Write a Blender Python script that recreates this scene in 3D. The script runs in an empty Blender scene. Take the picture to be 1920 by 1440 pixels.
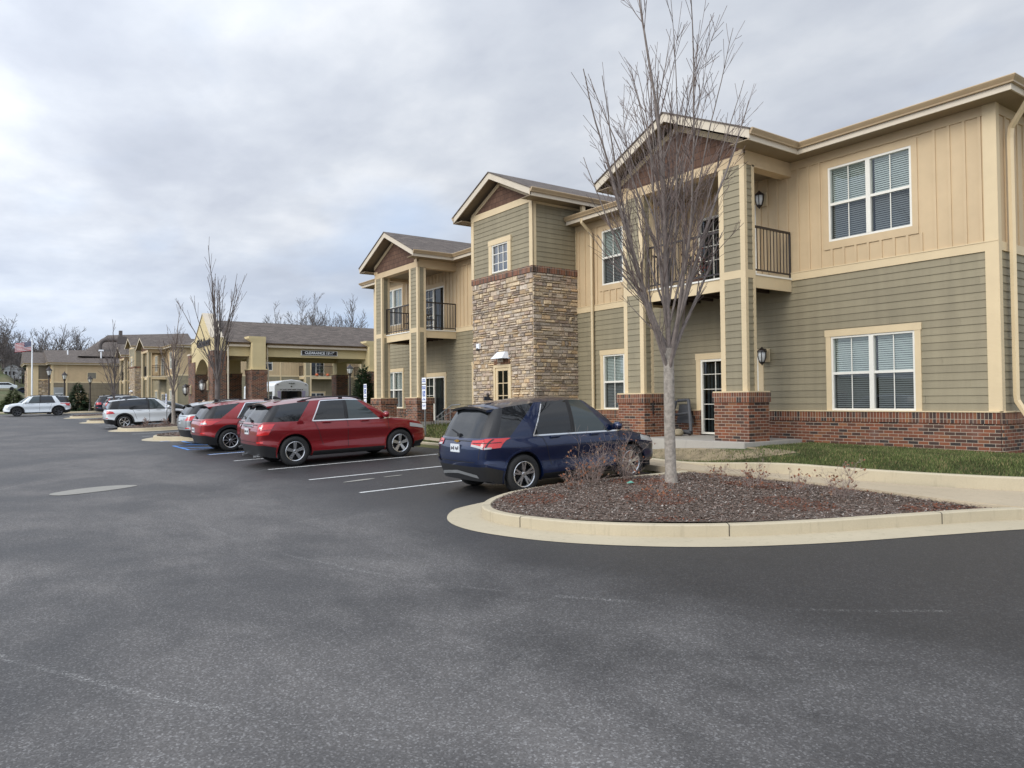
import bpy, math, random
import numpy as np
from mathutils import Vector, Matrix
S=bpy.context.scene; COL=S.collection
rnd=random.Random(7); NR=np.random.RandomState(5)
PI=math.pi
# ---------------------------------------------------------------- camera
EYE=(0,0,1.65)
cd=bpy.data.cameras.new('camera'); cam=bpy.data.objects.new('camera',cd); COL.objects.link(cam); S.camera=cam
cd.sensor_width=36; cd.sensor_fit='HORIZONTAL'; cd.lens=36*1402/1920; cd.clip_start=.1; cd.clip_end=3000
p,ro,yw=.02204,-.009717,-.61915
fw=Vector((math.cos(yw)*math.cos(p),math.sin(yw)*math.cos(p),math.sin(p)))
rt=Vector((math.sin(yw),-math.cos(yw),0)); up=rt.cross(fw)
r2=math.cos(ro)*rt+math.sin(ro)*up; u2=-math.sin(ro)*rt+math.cos(ro)*up
cam.matrix_world=Matrix(((r2.x,u2.x,-fw.x,0),(r2.y,u2.y,-fw.y,0),(r2.z,u2.z,-fw.z,EYE[2]),(0,0,0,1)))
# ---------------------------------------------------------------- light
SUN_EL,SUN_AZ=math.radians(32),math.radians(98)      # azimuth from +X towards +Y
sd=Vector((math.cos(SUN_EL)*math.cos(SUN_AZ),math.cos(SUN_EL)*math.sin(SUN_AZ),math.sin(SUN_EL)))
ld=bpy.data.lights.new('sun','SUN'); ld.energy=1.5; ld.angle=math.radians(35); ld.color=(1,.95,.87)
lo=bpy.data.objects.new('sun',ld); COL.objects.link(lo); lo.rotation_euler=(-sd).to_track_quat('-Z','Y').to_euler()
S.view_settings.view_transform='Standard'; S.view_settings.look='None'; S.view_settings.exposure=.33; S.view_settings.gamma=1
S.cycles.max_bounces=6; S.cycles.transparent_max_bounces=12; S.cycles.diffuse_bounces=3
S.cycles.use_denoising=True

class NT:
    """small node-tree helper"""
    def __init__(s,t): s.t=t; s.n=t.nodes; s.l=t.links
    def N(s,ty,ins=None,**kw):
        n=s.n.new(ty)
        for k,v in kw.items(): setattr(n,k,v)
        for k,v in (ins or {}).items():
            i=n.inputs[k]
            if isinstance(v,bpy.types.NodeSocket): s.l.new(v,i)
            else: i.default_value=v
        return n
    def math(s,op,a,b=0,c=0,clamp=False): return s.N('ShaderNodeMath',{0:a,1:b,2:c},operation=op,use_clamp=clamp).outputs[0]
    def mix(s,f,a,b,bt='MIX'):
        n=s.N('ShaderNodeMix',data_type='RGBA',blend_type=bt)
        for k,v in ((0,f),(6,a),(7,b)):
            if isinstance(v,bpy.types.NodeSocket): s.l.new(v,n.inputs[k])
            elif k==0: n.inputs[0].default_value=v
            else: n.inputs[k].default_value=(*v[:3],1)
        return n.outputs[2]
    def ramp(s,f,stops,mode='LINEAR'):
        n=s.N('ShaderNodeValToRGB',{0:f}); n.color_ramp.interpolation=mode; e=n.color_ramp.elements
        while len(e)<len(stops): e.new(.5)
        for x,(pp,c) in zip(e,stops):
            x.position=pp; x.color=(*(c if isinstance(c,(tuple,list)) else (c,c,c)),1)
        return n.outputs[0]
    def noise(s,vec,scale,detail=4,rough=.55,dist=0):
        return s.N('ShaderNodeTexNoise',{'Vector':vec,'Scale':scale,'Detail':detail,'Roughness':rough,'Distortion':dist}).outputs[0]
    def mapv(s,vec,sc=(1,1,1),loc=(0,0,0),rot=(0,0,0)):
        return s.N('ShaderNodeMapping',{0:vec,'Scale':sc,'Location':loc,'Rotation':rot}).outputs[0]

w=bpy.data.worlds.new('World'); S.world=w; w.use_nodes=True; t=NT(w.node_tree); w.node_tree.nodes.clear()
sky=t.N('ShaderNodeTexSky',sky_type='NISHITA',sun_disc=False,sun_elevation=SUN_EL,sun_rotation=math.radians(90)-SUN_AZ,air_density=1.2,dust_density=1.5)
gen=t.N('ShaderNodeTexCoord').outputs['Generated']
sx=t.N('ShaderNodeSeparateXYZ',{0:gen})
zz=t.math('ADD',t.math('MAXIMUM',sx.outputs[2],0),.16)
pv=t.N('ShaderNodeCombineXYZ',{0:t.math('DIVIDE',sx.outputs[0],zz),1:t.math('DIVIDE',sx.outputs[1],zz),2:0.}).outputs[0]
n1=t.noise(t.mapv(pv,(1,1.15,1),(3.1,.6,0)),1.25,7,.52,.15)
n3=t.noise(t.mapv(pv,(1,1.25,1),(1.7,4.4,0)),3.1,6,.55,.1)
n2=t.noise(t.mapv(pv,(1,1.4,1),(8.3,2.6,0)),.55,4,.5,.1)
nn=t.math('ADD',t.math('MULTIPLY',n1,.66),t.math('MULTIPLY',n3,.34))
cloud=t.ramp(nn,[(.33,(.46,.50,.58)),(.43,(.52,.56,.64)),(.52,(.60,.64,.71)),(.64,(.74,.77,.82))])
blue=t.mix(1,t.mix(.8,sky.outputs[0],(5.0,6.6,9.4)),(.1,.1,.1),'MULTIPLY')
cover=t.ramp(n2,[(.34,0.),(.50,1.)])
lowgap=t.ramp(sx.outputs[2],[(0.,.55),(.22,1.)])
c=t.mix(t.math('MULTIPLY',t.math('ADD',t.math('MULTIPLY',cover,.65),.35),lowgap),blue,cloud)
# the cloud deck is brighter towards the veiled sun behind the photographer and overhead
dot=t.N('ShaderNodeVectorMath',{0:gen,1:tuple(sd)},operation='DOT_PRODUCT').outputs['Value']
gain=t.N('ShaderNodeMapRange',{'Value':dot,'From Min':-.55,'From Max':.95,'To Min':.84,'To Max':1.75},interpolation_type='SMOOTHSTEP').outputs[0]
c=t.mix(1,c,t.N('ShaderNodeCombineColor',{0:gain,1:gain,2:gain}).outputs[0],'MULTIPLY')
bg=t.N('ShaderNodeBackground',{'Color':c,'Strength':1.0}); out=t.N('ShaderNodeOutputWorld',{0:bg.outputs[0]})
# sky itself enters at strength .1 (the MULTIPLY above)

# ---------------------------------------------------------------- materials
MATS={}
def sock(m): return m.node_tree
def newmat(name):
    m=bpy.data.materials.new(name); m.use_nodes=True; t=NT(m.node_tree); b=m.node_tree.nodes['Principled BSDF']; MATS[name]=m
    return m,t,b
def bump(t,b,h,strength=.3,dist=.01):
    n=t.N('ShaderNodeBump',{'Height':h,'Strength':strength,'Distance':dist}); t.l.new(n.outputs[0],b.inputs['Normal'])
def pos(t): return t.N('ShaderNodeNewGeometry').outputs['Position']
def flat(name,col,rough=.6,metal=0,var=.12,scale=3.,spec=.5,coat=0,grain=0):
    m,t,b=newmat(name); P=t.N('ShaderNodeTexCoord').outputs['Object']
    if var:
        n=t.noise(P,scale,5,.6); k=t.N('ShaderNodeMapRange',{'Value':n,'From Min':.3,'From Max':.7,'To Min':1-var,'To Max':1+var}).outputs[0]
        c=t.mix(1,col,t.N('ShaderNodeCombineColor',{0:k,1:k,2:k}).outputs[0],'MULTIPLY'); t.l.new(c,b.inputs['Base Color'])
    else: b.inputs['Base Color'].default_value=(*col,1)
    b.inputs['Roughness'].default_value=rough; b.inputs['Metallic'].default_value=metal
    b.inputs['Specular IOR Level'].default_value=spec; b.inputs['Coat Weight'].default_value=coat; b.inputs['Coat Roughness'].default_value=.04
    if grain: bump(t,b,t.noise(P,grain,3,.6),.35,.004)
    return m
def attrmat(name,rough=.8,bumps=None,mul=(1,1,1),streak=0):
    m,t,b=newmat(name); a=t.N('ShaderNodeVertexColor',layer_name='Col').outputs[0]
    c=a
    if bumps:
        P=t.N('ShaderNodeTexCoord').outputs['Object']; n=t.noise(P,bumps,5,.65)
        k=t.N('ShaderNodeMapRange',{'Value':n,'From Min':.3,'From Max':.7,'To Min':.66,'To Max':1.32}).outputs[0]
        c=t.mix(1,a,t.N('ShaderNodeCombineColor',{0:k,1:k,2:k}).outputs[0],'MULTIPLY'); bump(t,b,n,.6,.012)
    if streak:
        k=t.ramp(t.noise(t.mapv(pos(t),(2.2,2.2,.22)),1.6,5,.6),[(.35,1-streak),(.65,1+streak*.4)]); c=t.mix(1,c,k,'MULTIPLY')
    t.l.new(c,b.inputs['Base Color']); b.inputs['Roughness'].default_value=rough
    return m
# paint / trim
TRIM=flat('trim_paint',(.65,.515,.315),.55,var=.06,scale=1.2)
BAT=flat('batten_paint',(.56,.42,.25),.6,var=.08,scale=1.1)
OLIVE=attrmat('olive_siding',.65,streak=.13)
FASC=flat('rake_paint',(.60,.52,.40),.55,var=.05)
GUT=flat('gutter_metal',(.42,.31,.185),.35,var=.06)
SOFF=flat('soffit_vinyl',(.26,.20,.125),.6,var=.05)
WHITE=flat('white_vinyl',(.78,.75,.66),.4,var=.03)
DARKM=flat('bronze_metal',(.028,.020,.017),.4,var=.1)
DARKIN=flat('dark_interior',(.012,.012,.013),.9,var=0)
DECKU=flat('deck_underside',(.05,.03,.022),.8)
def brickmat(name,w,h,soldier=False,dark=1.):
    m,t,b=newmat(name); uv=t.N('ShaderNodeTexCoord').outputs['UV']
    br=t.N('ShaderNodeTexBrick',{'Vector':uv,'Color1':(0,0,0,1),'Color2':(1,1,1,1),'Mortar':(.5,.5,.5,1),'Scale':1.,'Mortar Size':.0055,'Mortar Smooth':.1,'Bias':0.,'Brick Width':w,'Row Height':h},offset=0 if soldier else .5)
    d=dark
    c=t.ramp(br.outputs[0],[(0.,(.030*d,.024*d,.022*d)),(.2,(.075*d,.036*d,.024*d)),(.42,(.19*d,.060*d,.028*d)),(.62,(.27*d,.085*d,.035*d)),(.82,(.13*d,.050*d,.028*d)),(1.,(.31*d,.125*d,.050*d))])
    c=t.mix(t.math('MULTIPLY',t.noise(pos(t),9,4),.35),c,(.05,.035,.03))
    c=t.mix(br.outputs['Fac'],c,(.40,.33,.25))
    st=t.noise(pos(t),1.3,5,.6); c=t.mix(t.ramp(st,[(.58,0.),(.75,.35)]),c,(.33,.27,.23))
    t.l.new(c,b.inputs['Base Color']); b.inputs['Roughness'].default_value=.85
    bump(t,b,t.math('ADD',t.math('MULTIPLY',br.outputs['Fac'],-1),t.math('MULTIPLY',t.noise(pos(t),60,3),.4)),.6,.008)
    return m
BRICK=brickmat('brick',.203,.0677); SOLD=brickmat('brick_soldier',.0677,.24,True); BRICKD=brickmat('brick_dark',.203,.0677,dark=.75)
def shinglemat(name,ca,cb,w=.3,h=.14,ms=.006):
    m,t,b=newmat(name); uv=t.N('ShaderNodeTexCoord').outputs['UV']
    br=t.N('ShaderNodeTexBrick',{'Vector':uv,'Color1':(0,0,0,1),'Color2':(1,1,1,1),'Mortar':(0,0,0,1),'Scale':1.,'Mortar Size':ms,'Mortar Smooth':.3,'Brick Width':w,'Row Height':h},offset=.37,squash=1)
    n=t.noise(uv,2.5,5,.7); c=t.mix(t.math('MULTIPLY',br.outputs[0],.9),ca,cb); c=t.mix(t.ramp(n,[(.35,0.),(.7,.6)]),c,tuple(x*.72 for x in ca))
    c=t.mix(t.math('MULTIPLY',br.outputs['Fac'],.7),c,tuple(x*.35 for x in ca))
    t.l.new(c,b.inputs['Base Color']); b.inputs['Roughness'].default_value=.9
    bump(t,b,t.math('MULTIPLY',br.outputs['Fac'],-1),.5,.01); return m
ROOF=shinglemat('roof_shingle',(.105,.085,.072),(.19,.155,.13)); SHAKE=shinglemat('gable_shake',(.115,.060,.038),(.16,.088,.055),.22,.17,.010)
STONE=attrmat('ledge_stone',.85,14)
def glassmat(name,tint,refl=.5,alpha=.75):
    m,t,b=newmat(name); m.node_tree.nodes.remove(b)
    tr=t.N('ShaderNodeBsdfTransparent',{0:(*tint,1)}); gl=t.N('ShaderNodeBsdfGlossy',{'Color':(.95,.97,1,1),'Roughness':.02})
    geo=t.N('ShaderNodeNewGeometry'); cs=t.math('ABSOLUTE',t.N('ShaderNodeVectorMath',{0:geo.outputs['Normal'],1:geo.outputs['Incoming']},operation='DOT_PRODUCT').outputs['Value']); sch=t.math('POWER',t.math('SUBTRACT',1.,cs),4.); f=t.math('ADD',t.math('MULTIPLY',sch,refl),.05*refl+.03,clamp=True)
    mx=t.N('ShaderNodeMixShader',{0:f,1:tr.outputs[0],2:gl.outputs[0]}); t.l.new(mx.outputs[0],m.node_tree.nodes['Material Output'].inputs[0]); return m
GLASS=glassmat('window_glass',(.66,.71,.70),.8); GLASSL=glassmat('screened_glass',(.40,.42,.43),.35); GLASSD=glassmat('door_glass',(.20,.22,.23),.4); GLASST=glassmat('bluish_glass',(.16,.19,.26),2.2)
SLAT=flat('blind_slat',(.72,.74,.70),.5,var=.03); CURT=flat('curtain_cloth',(.42,.46,.46),.8,var=.2,scale=2)
CONC=None
def concmat(name,col,joint=0):
    m,t,b=newmat(name); P=pos(t)
    n=t.noise(P,.9,6,.6); c=t.mix(n,tuple(x*.80 for x in col),tuple(min(1,x*1.15) for x in col))
    c=t.mix(t.ramp(t.noise(t.mapv(P,(4,4,.6)),2.2,5,.65),[(.56,0.),(.74,.6)]),c,tuple(x*.62 for x in col))
    c=t.mix(t.ramp(t.noise(P,45,3,.7),[(.4,0.),(.7,.25)]),c,tuple(x*.75 for x in col))
    t.l.new(c,b.inputs['Base Color']); b.inputs['Roughness'].default_value=.85; bump(t,b,t.noise(P,60,4,.7),.25,.004); return m
CONC=concmat('kerb_concrete',(.50,.43,.30)); WALKC=concmat('walk_concrete',(.47,.385,.265)); SLAB=concmat('slab_concrete',(.42,.39,.34))
def asphaltmat():
    m,t,b=newmat('asphalt'); P=pos(t); s=t.N('ShaderNodeSeparateXYZ',{0:P})
    vo=t.N('ShaderNodeTexVoronoi',{'Vector':P,'Scale':85.}); chip=t.N('ShaderNodeSeparateColor',{0:vo.outputs['Color']}).outputs[0]
    sp=t.noise(P,60,2,.8); grit=t.ramp(chip,[(.0,.0),(.5,.12),(.85,.42),(.97,1.)])
    base=t.noise(t.mapv(P,(.30,.34,1),rot=(0,0,.5)),1.,7,.60,.5); worn=t.ramp(base,[(.34,0.),(.46,.35),(.56,.8),(.68,1.)])
    fine=t.ramp(t.noise(t.mapv(P,(.8,1.5,1),rot=(0,0,-.35)),1.,6,.68,.6),[(.33,0.),(.62,1.)])
    bay=t.N('ShaderNodeMapRange',{'Value':t.math('ADD',s.outputs[1],t.math('MULTIPLY',t.noise(P,.5,4),1.6)),'From Min':-5.4,'From Max':-2.8,'To Min':0.,'To Max':1.},interpolation_type='SMOOTHSTEP').outputs[0]
    # freshly sealed collar round the near kerb island
    e1=t.N('ShaderNodeVectorMath',{0:t.mapv(P,(1.,1.,0.),(-7.2,9.6,0.)),1:(0,0,0)},operation='DISTANCE').outputs['Value']
    isl=t.N('ShaderNodeMapRange',{'Value':t.math('ADD',e1,t.math('MULTIPLY',t.noise(P,.7,4),1.3)),'From Min':5.0,'From Max':6.3,'To Min':0.,'To Max':1.},interpolation_type='SMOOTHSTEP').outputs[0]
    seal=t.math('MULTIPLY',bay,isl)
    wv=t.math('MULTIPLY',t.math('MULTIPLY',t.math('ADD',t.math('MULTIPLY',worn,.78),.22),t.math('ADD',t.math('MULTIPLY',seal,.90),.10)),t.math('ADD',t.math('MULTIPLY',fine,.42),.58))
    c=t.mix(wv,(.024,.0235,.024),(.132,.122,.114))
    c=t.mix(t.math('MULTIPLY',grit,t.math('ADD',t.math('MULTIPLY',wv,.55),.10)),c,(.36,.35,.34))
    c=t.mix(t.math('MULTIPLY',t.ramp(sp,[(.30,1.),(.45,0.)]),.5),c,(.022,.022,.024))
    # scuffed arcs left by turning tyres: rings round a point, broken up by noise
    for (cx,cy,R_,wd) in ((12.3,-12.8,13.9,.045),(12.1,-12.9,15.3,.04),(11.2,-13.4,10.7,.05)):
        dd=t.N('ShaderNodeVectorMath',{0:P,1:(cx,cy,0.)},operation='DISTANCE').outputs['Value']; wob=t.math('MULTIPLY',t.noise(P,.6,2),.25)
        e=t.math('ABSOLUTE',t.math('SUBTRACT',t.math('ADD',dd,wob),R_+.12)); g=t.math('SUBTRACT',1.,t.math('DIVIDE',e,wd),clamp=True)
        c=t.mix(t.math('MULTIPLY',t.math('MULTIPLY',g,t.ramp(t.noise(P,1.1,3),[(.47,0.),(.66,1.)])),t.math('MULTIPLY',grit,.75)),c,(.42,.41,.39))
    cr=t.N('ShaderNodeTexVoronoi',{'Vector':t.mapv(t.N('ShaderNodeVectorMath',{0:P,1:t.N('ShaderNodeTexNoise',{'Vector':P,'Scale':1.2,'Detail':4.}).outputs[1]},operation='ADD').outputs[0],(.34,.5,.5)),'Scale':1.},feature='DISTANCE_TO_EDGE').outputs[0]
    ck=t.ramp(cr,[(0.,1.),(.004,0.)]); ck=t.math('MULTIPLY',ck,t.ramp(t.noise(P,.35,3),[(.56,0.),(.62,1.)])); ck=t.math('MULTIPLY',ck,t.math('SUBTRACT',1.,t.ramp(s.outputs[0],[(0.,0.),(1.,0.)])))
    ck=t.math('MULTIPLY',ck,t.N('ShaderNodeMapRange',{'Value':s.outputs[0],'From Min':9.,'From Max':12.}).outputs[0])
    c=t.mix(t.math('MULTIPLY',ck,.4),c,(.16,.16,.165))
    scr=t.ramp(t.noise(t.mapv(P,(9,.35,1),rot=(0,0,.5)),1.5,3,.7),[(.66,0.),(.76,1.)]); scr=t.math('MULTIPLY',scr,t.ramp(t.noise(P,.5,3),[(.5,0.),(.62,1.)]))
    c=t.mix(t.math('MULTIPLY',scr,.25),c,(.22,.215,.21))
    t.l.new(c,b.inputs['Base Color']); r=t.mix(wv,(.5,)*3,(.88,)*3); t.l.new(r,b.inputs['Roughness']); b.inputs['Specular IOR Level'].default_value=.35
    bump(t,b,chip,.3,.006); return m
ASPH=asphaltmat()
def grassmat(name,c1,c2,c3):
    m,t,b=newmat(name); P=pos(t); c=t.mix(t.noise(P,1.3,6,.7),c1,c2); c=t.mix(t.ramp(t.noise(t.mapv(P,(.05,.2,.2)),1.,4),[(.45,0.),(.6,.8)]),c,c3)
    t.l.new(c,b.inputs['Base Color']); b.inputs['Roughness'].default_value=1; bump(t,b,t.noise(P,30,4,.8),.8,.03); return m
LAWN=grassmat('lawn',(.055,.072,.020),(.10,.112,.036),(.15,.125,.06))
BLADE=attrmat('grass_blade',.9); CHIP=attrmat('mulch_chip',.95); MULCH=flat('mulch_bed',(.12,.088,.068),1.,var=.4,scale=12,grain=20)
LEAF=attrmat('leaf',.8)
BARK=flat('tree_bark',(.29,.255,.215),.95,var=.35,scale=16,grain=22); TWIG=flat('twig_bark',(.125,.092,.080),.9,var=.3,scale=5); TWIGF=flat('far_twig',(.135,.118,.112),1,var=.2); TRUNKF=flat('far_trunk',(.13,.11,.10),1,var=.3)
def paint(name,c,metal=.35,rough=.28): return flat(name,c,rough,metal,var=0,coat=1)
P_BLUE=paint('paint_navy',(.0035,.014,.058),.45,.3); P_RED=paint('paint_red',(.23,.006,.010),.35,.3); P_RED2=paint('paint_bright_red',(.33,.018,.02),.35,.3); P_MAR=paint('paint_maroon',(.16,.014,.020))
P_SIL=paint('paint_silver',(.48,.50,.50),.6,.3); P_WHI=paint('paint_white',(.74,.78,.80),0,.3); P_GRY=paint('paint_gray',(.22,.235,.24),.6); P_NAV=paint('paint_dark_navy',(.018,.024,.045),.5); P_CHAR=paint('paint_charcoal',(.09,.095,.10),.5)
CGL=flat('car_glass',(.012,.014,.016),.03,var=0,spec=.7); CGT=flat('car_glass_clear',(.045,.06,.062),.03,var=0,spec=.7)
PLAST=flat('black_plastic',(.016,.016,.017),.5,var=.05); TYRE=flat('tyre_rubber',(.018,.018,.018),.85,var=.1); RIM=flat('alloy_rim',(.62,.62,.62),.22,.9,var=0); RIMD=flat('dark_rim',(.09,.09,.095),.3,.7,var=0); CHR=flat('chrome',(.80,.80,.80),.12,1,var=0)
REDL=flat('tail_lens',(.55,.012,.012),.08,var=0,coat=1); CLRL=flat('clear_lens',(.42,.42,.41),.1,var=0,coat=1); AMB=flat('amber_lens',(.75,.16,.02),.2,var=0); PLATE=flat('plate_white',(.65,.68,.70),.4,var=.02); INK=flat('ink_dark',(.03,.03,.04),.6,var=0); GOLD=flat('gold_badge',(.65,.38,.08),.3,.8,var=0)
SIGNW=flat('sign_white',(.80,.82,.84),.4,var=.02); SIGNB=flat('sign_blue',(.02,.08,.35),.4,var=0); SIGNK=flat('sign_black',(.020,.016,.016),.5,var=0); GALV=flat('galvanised_steel',(.35,.36,.36),.45,.6,var=.1)
LINE=flat('road_paint_white',(.62,.62,.60),.8,var=.25,scale=6); LINEB=flat('road_paint_blue',(.09,.26,.62),.8,var=.3,scale=5)
LAMPG=flat('lamp_glass',(.70,.70,.66),.25,var=.05); STUC=flat('stucco',(.60,.49,.27),.85,var=.05,scale=2,grain=60); CONIF=attrmat('conifer_needles',.9)
FLAGM=None
# ---------------------------------------------------------------- geometry helpers
def tag(o,label=None,cat=None,group=None,kind=None):
    if label: o['label']=label
    if cat: o['category']=cat
    if group: o['group']=group
    if kind: o['kind']=kind
    return o
def empty(name,loc,label,cat,group=None,rz=0):
    o=bpy.data.objects.new(name,None); COL.objects.link(o); o.location=loc; o.rotation_euler=(0,0,rz); o.empty_display_size=.3
    return tag(o,label,cat,group)
LOCAL=set()
class MB:
    def __init__(s,T=None,flip=False): s.v=[];s.f=[];s.m=[];s.c=[];s.T=T;s.flip=flip
    def P(s,p):
        s.v.append(s.T(*p) if s.T else tuple(p)); return len(s.v)-1
    def face(s,pts,m=0,c=(.5,.5,.5)):
        i=[s.P(p) for p in pts]; s.f.append(i[::-1] if s.flip else i); s.m.append(m); s.c.append(c)
    def idx(s,i,m=0,c=(.5,.5,.5)): s.f.append(list(i)[::-1] if s.flip else list(i)); s.m.append(m); s.c.append(c)
    def box(s,x0,x1,y0,y1,z0,z1,m=0,c=(.5,.5,.5)):
        if x0>x1:x0,x1=x1,x0
        if y0>y1:y0,y1=y1,y0
        if z0>z1:z0,z1=z1,z0
        i=[s.P(q) for q in ((x0,y0,z0),(x1,y0,z0),(x1,y1,z0),(x0,y1,z0),(x0,y0,z1),(x1,y0,z1),(x1,y1,z1),(x0,y1,z1))]
        for q in ((0,3,2,1),(4,5,6,7),(0,1,5,4),(1,2,6,5),(2,3,7,6),(3,0,4,7)): s.idx([i[k] for k in q],m,c)
    def prism(s,pts,a,b,axis='y',m=0,c=(.5,.5,.5)):
        """pts: outline in the other two axes (x,z)|(y,z)|(x,y), extruded a..b"""
        if a>b:a,b=b,a
        def mk(q,t): return {'y':(q[0],t,q[1]),'x':(t,q[0],q[1]),'z':(q[0],q[1],t)}[axis]
        n=len(pts); A=[s.P(mk(q,a)) for q in pts]; B=[s.P(mk(q,b)) for q in pts]
        s.idx(A,m,c); s.idx(B[::-1],m,c)
        for i in range(n):
            j=(i+1)%n; s.idx([A[j],A[i],B[i],B[j]],m,c)
    def bar(s,a,b,wd,th,m=0,c=(.5,.5,.5)):
        a=Vector(a);b=Vector(b);d=(b-a).normalized(); q=Vector((0,0,1)) if abs(d.z)<.95 else Vector((1,0,0)); x=d.cross(q).normalized()*wd/2; y=x.cross(d).normalized()*th/2
        i=[s.P(k) for k in (a-x-y,a+x-y,a+x+y,a-x+y,b-x-y,b+x-y,b+x+y,b-x+y)]
        for q in ((0,3,2,1),(4,5,6,7),(0,1,5,4),(1,2,6,5),(2,3,7,6),(3,0,4,7)): s.idx([i[k] for k in q],m,c)
    def tube(s,pts,r,n=8,m=0,cap=True,c=(.5,.5,.5)):
        pts=[Vector(q) for q in pts]; rr=r if isinstance(r,(list,tuple)) else [r]*len(pts); prev=None; px=None
        for k,q in enumerate(pts):
            d=(pts[min(k+1,len(pts)-1)]-pts[max(k-1,0)]).normalized()
            if px is None: px=d.orthogonal().normalized()
            px=(px-d*px.dot(d)).normalized(); py=d.cross(px)
            ring=[s.P(q+(px*math.cos(2*PI*i/n)+py*math.sin(2*PI*i/n))*rr[k]) for i in range(n)]
            if prev:
                for i in range(n): s.idx([prev[i],prev[(i+1)%n],ring[(i+1)%n],ring[i]],m,c)
            elif cap: s.idx(ring[::-1],m,c)
            prev=ring
        if cap: s.idx(prev,m,c)
    def lathe(s,prof,ctr=(0,0,0),axis='z',n=24,m=0,c=(.5,.5,.5)):
        prev=None
        for r,h in prof:
            ring=[]
            for i in range(n):
                a=2*PI*i/n; ca,sa=r*math.cos(a),r*math.sin(a)
                q={'z':(ca,sa,h),'x':(h,ca,sa),'y':(sa,h,ca)}[axis]; ring.append(s.P((q[0]+ctr[0],q[1]+ctr[1],q[2]+ctr[2])))
            if prev:
                for i in range(n): s.idx([prev[i],prev[(i+1)%n],ring[(i+1)%n],ring[i]],m,c)
            prev=ring
    def build(s,name,mats,parent=None,smooth=False,org=None,bevel=0):
        me=bpy.data.meshes.new(name)
        V=np.array(s.v,dtype=float).reshape(-1,3)
        o_=org
        if parent is not None and org is None:
            q=parent
            while q.parent: q=q.parent
            o_=tuple(q.location) if q.name not in LOCAL else None
        if o_ is not None and len(V): V=V-np.array(o_)
        me.from_pydata(V.tolist(),[],s.f)
        for m in (mats if isinstance(mats,(list,tuple)) else [mats]): me.materials.append(m)
        n=len(me.polygons)
        if n==0: print('EMPTY',name)
        me.polygons.foreach_set('material_index',np.array(s.m,dtype=np.int32))
        lt=np.zeros(n,dtype=np.int32); me.polygons.foreach_get('loop_total',lt)
        nl=len(me.loops); nor=np.zeros(n*3); me.polygons.foreach_get('normal',nor); nor=np.abs(np.repeat(nor.reshape(-1,3),lt,axis=0))
        vi=np.zeros(nl,dtype=np.int32); me.loops.foreach_get('vertex_index',vi); W=V[vi]+(np.array(o_) if o_ is not None else 0)
        ax=np.argmax(nor*np.array([1,1,1.35]),axis=1)
        uv=np.where((ax==1)[:,None],W[:,[0,2]],np.where((ax==0)[:,None],W[:,[1,2]],W[:,[0,1]]))
        # sloping roofs: measure v along the slope
        ul=me.uv_layers.new(name='UVMap'); ul.data.foreach_set('uv',uv.astype(np.float32).ravel())
        if any(c!=(.5,.5,.5) for c in s.c):
            ca=me.color_attributes.new('Col','FLOAT_COLOR','CORNER'); C=np.repeat(np.array([(*c,1) for c in s.c],dtype=np.float32),lt,axis=0); ca.data.foreach_set('color',C.ravel())
        if smooth: me.polygons.foreach_set('use_smooth',np.ones(n,dtype=bool))
        me.update(); o=bpy.data.objects.new(name,me); COL.objects.link(o)
        if parent is not None: o.parent=parent
        elif o_ is not None: o.location=o_
        if bevel:
            b=o.modifiers.new('bevel','BEVEL'); b.width=bevel; b.segments=2; b.limit_method='ANGLE'; b.angle_limit=.6
        return o
def npmesh(name,V,F,mats,cols=None,parent=None,loc=None):
    """V (n,3), F (m,k) constant k; cols per face"""
    me=bpy.data.meshes.new(name); V=np.asarray(V,dtype=np.float32)
    if loc is not None: V=V-np.array(loc,dtype=np.float32)
    F=np.asarray(F,dtype=np.int32); k=F.shape[1]; me.vertices.add(len(V)); me.vertices.foreach_set('co',V.ravel())
    me.loops.add(F.size); me.loops.foreach_set('vertex_index',F.ravel()); me.polygons.add(len(F)); me.polygons.foreach_set('loop_start',np.arange(0,F.size,k,dtype=np.int32))
    me.update(calc_edges=True)
    for m in mats: me.materials.append(m)
    if cols is not None:
        ca=me.color_attributes.new('Col','FLOAT_COLOR','CORNER'); C=np.concatenate([cols,np.ones((len(cols),1))],axis=1).astype(np.float32); ca.data.foreach_set('color',np.repeat(C,k,axis=0).ravel())
    o=bpy.data.objects.new(name,me); COL.objects.link(o)
    if parent is not None: o.parent=parent
    if loc is not None and parent is None: o.location=loc
    return o
def textmesh(name,txt,size,mat,T,parent,depth=.012,bold=.0,align='CENTER',space=1.):
    """T maps (a,b,c): text x, text y, outward -> world (or thing-local)"""
    cu=bpy.data.curves.new('txt','FONT'); cu.body=txt; cu.size=size; cu.extrude=depth/2; cu.offset=bold; cu.align_x=align; cu.align_y='CENTER'; cu.space_character=space
    to=bpy.data.objects.new('txt',cu); COL.objects.link(to); dg=bpy.context.evaluated_depsgraph_get(); me0=bpy.data.meshes.new_from_object(to.evaluated_get(dg))
    mb=MB(); 
    for v in me0.vertices: mb.v.append(T(v.co.x,v.co.y,v.co.z))
    for q in me0.polygons: mb.idx(list(q.vertices))
    bpy.data.objects.remove(to); o=mb.build(name,mat,parent); return o
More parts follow.
